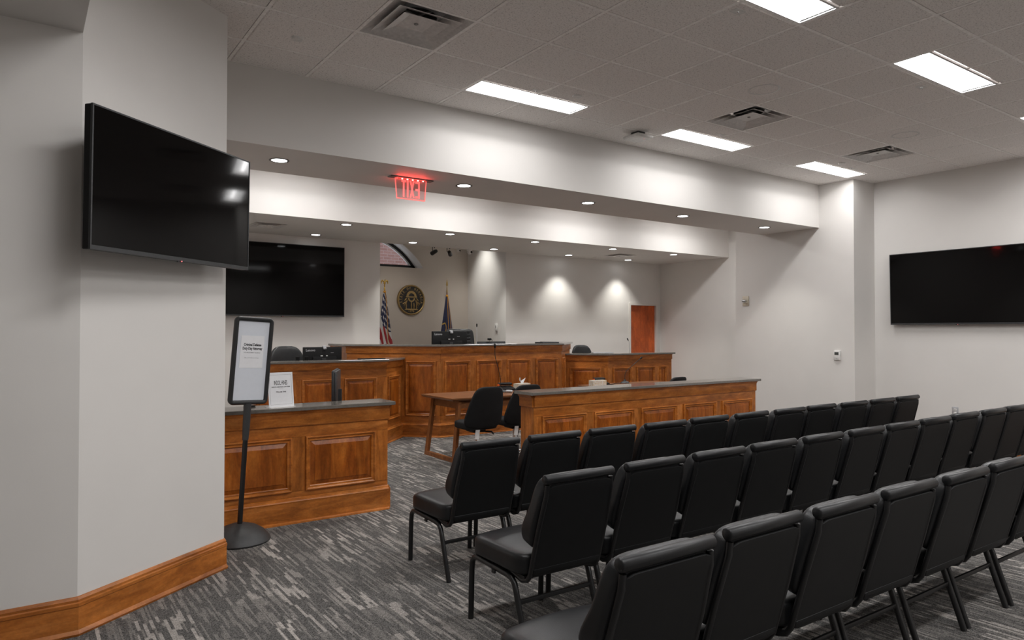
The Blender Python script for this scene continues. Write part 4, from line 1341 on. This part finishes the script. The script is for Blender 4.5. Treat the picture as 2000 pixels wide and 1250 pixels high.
FF = FO @ Matrix(((FE.x, 0, FN.x, 0), (FE.y, 0, FN.y, 0), (0, 1, 0, 0), (0, 0, 0, 1)))      # (across, up, out)
fw, fh, rr = 0.316, 0.655, 0.040
def rrect(w, h, rad, n=6):
    out = []
    for cx, cy, a0 in ((w / 2 - rad, h / 2 - rad, 0), (-w / 2 + rad, h / 2 - rad, 90), (-w / 2 + rad, -h / 2 + rad, 180), (w / 2 - rad, -h / 2 + rad, 270)):
        for k in range(n + 1):
            a = math.radians(a0 + 90.0 * k / n)
            out.append((cx + rad * math.cos(a), cy + rad * math.sin(a)))
    return out
ring = MB()
loops = []
for inset, z in ((0.0, 0.0), (0.003, 0.010), (0.010, 0.017), (0.020, 0.018), (0.030, 0.013), (0.034, 0.004), (0.034, -0.010), (0.003, -0.012)):
    loops.append([(p[0], p[1] + fh / 2, z) for p in rrect(fw - 2 * inset, fh - 2 * inset, max(0.006, rr - inset))])
m = len(loops[0])
vs = [p for l in loops for p in l]
fs = []
for a in range(len(loops)):
    b = (a + 1) % len(loops)
    for k in range(m):
        k2 = (k + 1) % m
        fs.append((a * m + k, a * m + k2, b * m + k2, b * m + k))
ring.add(vs, fs, FF)
part('frame', ring, 'black_frame', r, 35)
part('backing', MB().box(-fw / 2 + 0.02, fw / 2 - 0.02, 0.02, fh - 0.02, -0.010, -0.004, FF), 'black_plastic', r)
part('insert', MB().box(-fw / 2 + 0.032, fw / 2 - 0.032, 0.032, fh - 0.032, -0.004, 0.002, FF), 'poster', r)
sh = part('taped_sheet', MB().box(-0.096, 0.090, 0.275, 0.515, 0.0024, 0.0034, FF), 'paper', r)
def sign_text(body, size, y, bold=0.0, sx=1.0, x=-0.002, mat='ink', name='notice_lettering'):
    part(name, text_mb(body, size, FF @ Matrix.Translation((x, y, 0.0040)), bold, 0, 'CENTER', sx), mat, sh)
sign_text('Criminal Defense', 0.0285, 0.447, 0.0010, 0.70)
sign_text('Duty Day Attorney', 0.0285, 0.419, 0.0010, 0.70)
sign_text('FOR ARRAIGNMENT HEARINGS', 0.0120, 0.388, 0.0001, 0.78, mat='ink_grey')
sign_text('Please see the clerk for more information', 0.0080, 0.350, 0.0, 0.85, mat='ink_grey')

# small acrylic sign on the short rail
r = root('counter_sign', (1.742, 5.775, RZ), 'white tabletop law firm sign standing on the short rail', 'sign', None, 0.17)
SF = T3(0, 0, 0, rx=-0.13)
FS = SF @ Matrix(((1, 0, 0, 0), (0, 0, -1, 0), (0, 1, 0, 0), (0, 0, 0, 1)))
part('sheet', MB().box(-0.108, 0.108, 0.002, 0.282, 0.0, 0.003, FS), 'paper', r)
part('acrylic_foot', MB().box(-0.108, 0.108, -0.035, 0.075, 0.0, 0.0022), 'acrylic' if False else 'plastic_white', r)
bd = MB()
for x0, x1, y0, y1 in ((-0.094, 0.094, 0.020, 0.0212), (-0.094, 0.094, 0.262, 0.2632), (-0.094, -0.0928, 0.0212, 0.262), (0.0928, 0.094, 0.0212, 0.262)):
    bd.box(x0, x1, y0, y1, 0.003, 0.0036, FS)
part('border_line', bd, 'ink_grey', r)
def small_text(body, size, y, bold, sx, mat='ink'):
    part('printed_lettering', text_mb(body, size, FS @ Matrix.Translation((0, y, 0.0039)), bold, 0, 'CENTER', sx), mat, r)
small_text('INDOL HINES', 0.050, 0.196, 0.0003, 0.38)
small_text('NORTH GEORGIA LAW FIRM', 0.0125, 0.163, 0.0003, 0.98)
small_text('770-628-7090', 0.0155, 0.122, 0.0003, 1.0)
part('rule_line', MB().box(-0.022, 0.022, 0.147, 0.1482, 0.003, 0.0037, FS), 'ink_grey', r)

# ------------------------------------------------------------------ seal on the niche wall
SXc, SZc, SR = 6.262, 2.174, 0.292
r = root('state_seal', (SXc, NY, SZc), 'round black and brass state seal on the niche wall', 'seal')
SEAL = Matrix(((1, 0, 0, 0), (0, 0, -1, 0), (0, 1, 0, 0), (0, 0, 0, 1)))     # (across, up, out)
part('rim', MB().lathe([(SR - 0.030, 0.012), (SR - 0.026, 0.040), (SR - 0.012, 0.048), (SR, 0.042), (SR + 0.003, 0.030), (SR + 0.003, 0.001), (SR - 0.030, 0.001)], 64, SEAL, True), 'antique', r, 30)
beads = MB()
for k in range(72):
    a = 2 * math.pi * k / 72
    beads.box(-0.004, 0.004, -0.003, 0.005, 0.008, 0.036, SEAL @ Matrix.Rotation(a, 4, 'Z') @ Matrix.Translation((0, SR + 0.004, 0)))
part('rope_edge', beads, 'antique', r)
part('field', MB().lathe([(SR - 0.028, 0.001), (SR - 0.028, 0.026), (0.001, 0.027)], 48, SEAL), 'seal_black', r, 30)
RI = 0.198
part('inner_ring', MB().lathe([(RI - 0.003, 0.026), (RI - 0.003, 0.030), (RI + 0.003, 0.030), (RI + 0.003, 0.026)], 48, SEAL, True), 'antique_dim', r, 30)
lt = MB()
txt = 'STATE OF GEORGIA'
a0, a1 = math.radians(192), math.radians(-12)
for k, ch in enumerate(txt):
    if ch == ' ':
        continue
    a = a0 + (a1 - a0) * k / (len(txt) - 1)
    T = SEAL @ Matrix.Rotation(a - math.pi / 2, 4, 'Z') @ Matrix.Translation((0, 0.230, 0.029))
    g = text_mb(ch, 0.060, T, 0.0018, 0.002, 'CENTER', 0.9)
    lt.add(g.v, g.f)
g = text_mb('1776', 0.060, SEAL @ Matrix.Translation((0, -0.222, 0.029)), 0.0018, 0.002, 'CENTER', 1.1)
lt.add(g.v, g.f)
part('seal_lettering', lt, 'antique', r)
# arch on three columns with banners, a figure and a plinth
def arc_band(mb, cx, cy, r0, r1, a0, a1, z0, z1, n=18):
    P = []
    for k in range(n + 1):
        a = math.radians(a0 + (a1 - a0) * k / n)
        P.append((math.cos(a), math.sin(a)))
    for k in range(n):
        p, q = P[k], P[k + 1]
        mb.prism([(cx + r0 * p[0], cy + r0 * p[1]), (cx + r1 * p[0], cy + r1 * p[1]), (cx + r1 * q[0], cy + r1 * q[1]), (cx + r0 * q[0], cy + r0 * q[1])], z0, z1, SEAL)
ar = MB()
arc_band(ar, 0.0, 0.070, 0.062, 0.108, 0, 180, 0.026, 0.040)
ar.box(-0.122, 0.122, 0.048, 0.070, 0.026, 0.042, SEAL)
arc_band(ar, 0.0, 0.038, 0.048, 0.078, 180, 360, 0.026, 0.038)
part('arch_relief', ar, 'antique', r)
cl = MB()
for x, zt, w in ((-0.112, -0.04, 0.011), (0.0, -0.03, 0.010), (0.112, -0.04, 0.011)):
    cl.tube([(x, -0.172, 0.030), (x, -0.130, 0.030), (x, -0.12, 0.030), (x, zt, 0.030)], [w * 1.2, w, w * 1.4, w * 0.8], 8, True, SEAL)
part('column_relief', cl, 'antique', r, 40)
bn = MB()
for s in (-1, 1):
    for (x0, y0, x1, y1, w) in ((0.105, 0.028, 0.150, -0.020, 0.016), (0.100, -0.030, 0.185, -0.085, 0.014), (0.115, -0.045, 0.150, -0.110, 0.010), (0.095, 0.0, 0.105, -0.05, 0.015)):
        bn.tube([(s * x0, y0, 0.030), (s * (x0 + x1) / 2, (y0 + y1) / 2 + 0.006, 0.032), (s * x1, y1, 0.029)], [w * 0.7, w, w * 0.6], 8, True, SEAL)
bn.tube([(0.055, -0.170, 0.030), (0.055, -0.10, 0.032), (0.055, -0.055, 0.030)], [0.010, 0.014, 0.007], 8, True, SEAL)
part('banner_relief', bn, 'antique', r, 40)
part('plinth_relief', MB().prism([(-0.150, -0.198), (0.150, -0.198), (0.125, -0.172), (-0.125, -0.172)], 0.026, 0.040, SEAL), 'antique', r)

# ------------------------------------------------------------------ flags
def flag_cloth(kind, top, bottom, seedv):
    """cloth gathered round a pole at the origin and hanging in pleats; uv carries the flag's own layout"""
    nu, nv = 48, 24
    vs, uvs, fs = [], [], []
    for i in range(nu + 1):
        th = -math.pi + 2 * math.pi * i / nu
        for j in range(nv + 1):
            h = j / nv
            dz = h * (top - bottom)
            r0 = 0.027 + (0.118 if kind == 'stripes' else 0.130) * dz
            pl = 1.0 + (0.05 + 0.17 * h) * math.sin(5 * th + 2.2 * h + seedv)
            x, y = r0 * pl * math.sin(th), -0.62 * r0 * pl * math.cos(th)
            vs.append((x, y, top - dz - 0.02 * math.sin(3 * th) * h))
            l = 0.5 + 0.5 * math.sin(th)
            if kind == 'stripes':
                uvs.append((h * 0.86 - (l - 0.5) * 0.10, 0.45 * (1 - l) + 0.50 * h - 0.07))
            else:
                uvs.append((l, h))
    for i in range(nu):
        for j in range(nv):
            a = i * (nv + 1) + j
            fs.append((a, a + 1, a + nv + 2, a + nv + 1))
    return vs, fs, uvs

def flag_mat(kind):
    t = NT('flag_' + kind)
    uv = t.n('UVMap')
    sx = t.n('SeparateXYZ')
    t.l(uv.outputs[0], sx.inputs[0])
    U, V = sx.outputs[0], sx.outputs[1]
    red, white, blue = (0.33, 0.008, 0.016, 1), (0.60, 0.58, 0.57, 1), (0.010, 0.016, 0.065, 1)
    def gt(a, b):
        return t.math('GREATER_THAN', a, b)
    if kind == 'stripes':
        stripe = gt(t.math('FRACT', t.math('MULTIPLY', V, 6.5)), 0.5)
        col = t.mix(stripe, red, white)
        canton = t.math('MULTIPLY', t.math('LESS_THAN', U, 0.46), t.math('LESS_THAN', V, 0.54))
        # rows of small white stars
        cu = t.math('SUBTRACT', t.math('FRACT', t.math('MULTIPLY', U, 13.0)), 0.5)
        cv = t.math('SUBTRACT', t.math('FRACT', t.math('MULTIPLY', V, 10.0)), 0.5)
        d = t.math('ADD', t.math('ABSOLUTE', cu), t.math('ABSOLUTE', cv))
        star = t.math('LESS_THAN', d, 0.34)
        can = t.mix(star, blue, white)
        col = t.mix(canton, col, can)
    else:
        # dark blue with a red field low in the middle folds and a gold emblem edge on the left
        mid = t.math('LESS_THAN', t.math('ABSOLUTE', t.math('SUBTRACT', U, 0.55)), 0.22)
        col = t.mix(t.math('MULTIPLY', mid, gt(V, 0.54)), blue, red)
        d = t.math('ADD', t.math('POWER', t.math('MULTIPLY', t.math('SUBTRACT', U, 0.08), 0.45), 2.0), t.math('POWER', t.math('SUBTRACT', V, 0.52), 2.0))
        emb = t.math('MULTIPLY', t.math('LESS_THAN', d, 0.0095), gt(d, 0.0058))
        col = t.mix(emb, col, (0.50, 0.30, 0.04, 1))
    t.l(col, t.b.inputs['Base Color'])
    t.setp(Roughness=0.55)
    t.b.inputs['Sheen Weight'].default_value = 0.2
    return t.m

def flag(x, y, label, kind, hoist, top, finial):
    r = root('flag_on_pole', (x, y, 0), label, 'flag', 'indoor flags on poles')
    part('stand', MB().lathe([(0.16, 0.0), (0.165, 0.02), (0.14, 0.045), (0.05, 0.075), (0.025, 0.13), (0.001, 0.13)], 28), 'gold', r, 40)
    pt = 2.36
    part('pole', MB().tube([(0, 0, 0.11), (0, 0, pt)], 0.0125, 12), 'wood_leg', r, 50)
    f = MB()
    f.lathe([(0.0145, pt - 0.04), (0.0155, pt + 0.0), (0.008, pt + 0.012), (0.011, pt + 0.03), (0.007, pt + 0.045)], 14)
    if finial == 'eagle':
        f.lathe([(0.001, pt + 0.035), (0.020, pt + 0.048), (0.001, pt + 0.066)], 14)
        f.cushion(0.040, 0.036, 0.075, T3(0, 0, pt + 0.10), 6, 2.4)
        f.cushion(0.022, 0.030, 0.024, T3(0.004, -0.010, pt + 0.148), 6, 2.4)
        for s in (-1, 1):
            f.tube([(s * 0.012, 0, pt + 0.118), (s * 0.045, 0, pt + 0.140), (s * 0.062, 0, pt + 0.122), (s * 0.066, 0, pt + 0.075)], [0.014, 0.017, 0.014, 0.004], 8)
    else:
        f.lathe([(0.006, pt + 0.04), (0.011, pt + 0.06), (0.007, pt + 0.075), (0.024, pt + 0.110), (0.017, pt + 0.155), (0.001, pt + 0.225)], 14, Matrix.Diagonal((1, 0.55, 1, 1)))
    part('finial', f, 'gold' if finial == 'eagle' else 'antique', r, 40)
    vs, fs, uvs = flag_cloth(kind, top, top - hoist, 0.6 if kind == 'stripes' else 2.2)
    mb = MB().add(vs, fs)
    me = mb.mesh('cloth', flag_mat(kind), 80)
    ul = me.uv_layers.new(name='UVMap')
    for lp in me.loops:
        ul.data[lp.index].uv = uvs[lp.vertex_index]
    cl = link('cloth', me, r)
    nu, nv = 48, 24
    fr = MB()
    hem = [vs[i * (nv + 1) + nv] for i in range(nu + 1)]
    fr.tube(hem, 0.012, 6)
    part('fringe', fr, 'fringe', cl, 60)
    cd = MB()
    cx = 0.020 if kind == 'stripes' else -0.018
    cd.tube([(0.010, -0.014, top + 0.02), (cx * 0.8, -0.058, top - 0.25), (cx, -0.090, top - 0.55), (cx, -0.125, top - 1.00)], 0.0050, 6)
    if kind != 'stripes':
        cd.tube([(0.012, -0.014, top + 0.02), (0.024, -0.062, top - 0.25), (0.032, -0.095, top - 0.55), (0.032, -0.125, top - 0.92)], 0.0040, 6)
    cd.lathe([(0.007, top - 1.0), (0.016, top - 1.03), (0.014, top - 1.12), (0.001, top - 1.12)], 10, T3(cx, -0.125, 0))
    cd.cushion(0.05, 0.05, 0.05, T3(0, -0.004, top + 0.015), 6, 2.5)
    part('gold_cord', cd, 'fringe', r, 60)
    return r
flag(5.50, 12.0, 'flag with stars and red and white stripes on a pole with a gold eagle', 'stripes', 1.25, 2.275, 'eagle')
flag(6.825, 12.0, 'dark blue flag with gold cord on a pole with a spear tip', 'blue', 1.20, 2.235, 'spear')

# ------------------------------------------------------------------ niche spot heads and security cameras
r = root('lighting_track', (6.2, 11.15, CZ), 'short black lighting track in the niche ceiling', 'light track')
part('rail', MB().box(-0.9, 0.9, -0.018, 0.018, -0.022, -0.001), 'black_metal', r)
for x, a, w in ((6.065, 0.25, 'left'), (6.375, -0.7, 'right')):
    r = root('track_spotlight', (x, 11.15, CZ - 0.0225), 'black track spotlight hanging at the niche edge, ' + w + ' one of two', 'spotlight', 'track spotlights in the niche', a)
    part('stem', MB().tube([(0.02, 0, 0.0), (0.02, 0, -0.58)], 0.008, 8).tube([(-0.03, 0, -0.50), (-0.03, 0, -0.62), (0.0, 0, -0.65)], 0.006, 8).tube([(0.02, 0, -0.50), (-0.03, 0, -0.50)], 0.006, 8), 'black_metal', r, 50)
    part('head', MB().tube([(0.02, -0.055, -0.632), (0.02, -0.02, -0.640), (0.02, 0.07, -0.672)], [0.028, 0.036, 0.040], 14), 'black_metal', r, 50)
    sl = bpy.data.lights.new('spot_beam', 'SPOT')
    sl.energy = 9.0
    sl.color = (1.0, 0.93, 0.84)
    sl.spot_size = math.radians(85)
    sl.spot_blend = 1.0
    sl.shadow_soft_size = 0.03
    b = link('spot_beam', sl, r, (0.02, 0.085, -0.675))
    b.rotation_euler = (math.radians(48), 0, 0)
for x, y, w in ((6.40, 10.84, 'left, behind the spotlights'), (6.607, 10.80, 'right, at the soffit edge')):
    s = 0.7 if 'left' in w else 1.0
    r = root('dome_camera', (x, y, SZ), 'small white security camera under the bench soffit, ' + w, 'security camera', 'soffit security cameras')
    part('mount', MB().lathe([(0.052 * s, -0.001), (0.052 * s, -0.030 * s), (0.001, -0.034 * s)], 20), 'plastic_white', r, 40)
    part('ball', MB().lathe([(0.001, -0.095 * s), (0.026 * s, -0.088 * s), (0.040 * s, -0.068 * s), (0.042 * s, -0.050 * s), (0.036 * s, -0.031 * s), (0.001, -0.031 * s)], 20), 'plastic_white', r, 60)
    part('lens', MB().lathe([(0.020 * s, 0.030 * s), (0.020 * s, 0.042 * s), (0.001, 0.044 * s)], 14, T3(0.006, -0.004, -0.062 * s, rx=math.radians(75), rz=0.35)), 'screen', r, 40)

# ------------------------------------------------------------------ small wall fittings
def on_px(y, z, mb_list, name, label, cat, x=XP):
    r = root(name, (x, y, z), label, cat)
    for nm, mb, mat in mb_list:
        part(nm, mb, mat, r, 40)
    return r
on_px(5.424, 1.225, [('case', MB().rbox(0.028, 0.095, 0.135, 0.008, T3(-0.0145, 0, 0)), 'plastic_white'),
                     ('display', MB().box(-0.0305, -0.0285, -0.030, 0.030, 0.005, 0.045), 'lcd'),
                     ('button', MB().rbox(0.004, 0.016, 0.008, 0.0015, T3(-0.0295, 0.0, -0.038)), 'silver')], 'thermostat', 'white thermostat with grey display on the pilaster wall', 'thermostat')
on_px(6.93, 2.036, [('plate', MB().rbox(0.012, 0.115, 0.155, 0.004, T3(-0.0065, 0, 0)), 'plastic_ivory'),
                    ('sensor_head', MB().tube([(-0.012, 0.0, 0.0), (-0.04, 0.0, -0.004), (-0.07, 0.025, 0.004)], [0.024, 0.026, 0.020], 12), 'chrome'),
                    ('bracket', MB().rbox(0.03, 0.06, 0.02, 0.004, T3(-0.025, -0.015, -0.03)), 'plastic_ivory')], 'wall_sensor', 'ivory wall plate with a chrome sensor left on the pilaster wall', 'sensor')
on_px(4.151, 0.528, [('plate', MB().rbox(0.006, 0.075, 0.118, 0.002, T3(-0.0035, 0, 0)), 'silver'),
                     ('socket', MB().rbox(0.004, 0.034, 0.030, 0.003, T3(-0.007, 0, 0.022)).rbox(0.004, 0.034, 0.030, 0.003, T3(-0.007, 0, -0.022)), 'plastic_white'),
                     ('socket_slot', MB().box(-0.0096, -0.0088, -0.008, -0.005, 0.018, 0.028).box(-0.0096, -0.0088, 0.005, 0.008, 0.018, 0.028).box(-0.0096, -0.0088, -0.008, -0.005, -0.028, -0.018).box(-0.0096, -0.0088, 0.005, 0.008, -0.028, -0.018), 'ink')],
      'wall_outlet', 'metal wall outlet low on the right wall behind the chairs', 'outlet', XR)
_sa = math.atan2(7.58 - NX1, NY - 11.05)
_sx = NX1 + (11.2 - 11.05) * math.tan(_sa)
on_px(11.2, 1.64, [('plate', MB().rbox(0.022, 0.075, 0.15, 0.004, T3(-0.0125, 0, 0)), 'plastic_white'),
                   ('slot', MB().box(-0.0245, -0.0232, -0.012, 0.012, -0.02, 0.03), 'ink_grey')], 'wall_control', 'white narrow control box on the right niche wall', 'wall control', _sx)
# power strip on the floor at the end of the long rail, cords under the left table
r = root('power_strip', (4.12, 5.86, 0), 'pale power strip on the carpet at the end of the long rail', 'power strip', None, 0.2)
part('case', MB().rbox(0.06, 0.24, 0.038, 0.006, T3(0, 0, 0.0195)), 'plastic_white', r)
part('cord', MB().tube([(0, -0.12, 0.02), (-0.03, -0.17, 0.008), (0.02, -0.21, 0.008), (0.09, -0.20, 0.008)], 0.006, 6), 'black_plastic', r, 60)
for k, (x, dx) in enumerate(((5.22, -0.05), (5.30, 0.06))):
    solo('hanging_cable', MB().tube([(x, 7.33, 0.70), (x + dx * 0.3, 7.31, 0.50), (x + dx * 0.2, 7.30, 0.30), (x + dx, 7.33, 0.10), (x + dx * 2, 7.38, 0.007), (x + dx * 3.2, 7.5, 0.007)], 0.005, 6), 'black_plastic',
         'black cable hanging under the left table, ' + ('left' if k == 0 else 'right') + ' one', 'cable', 'cables under the left table', smooth=60)
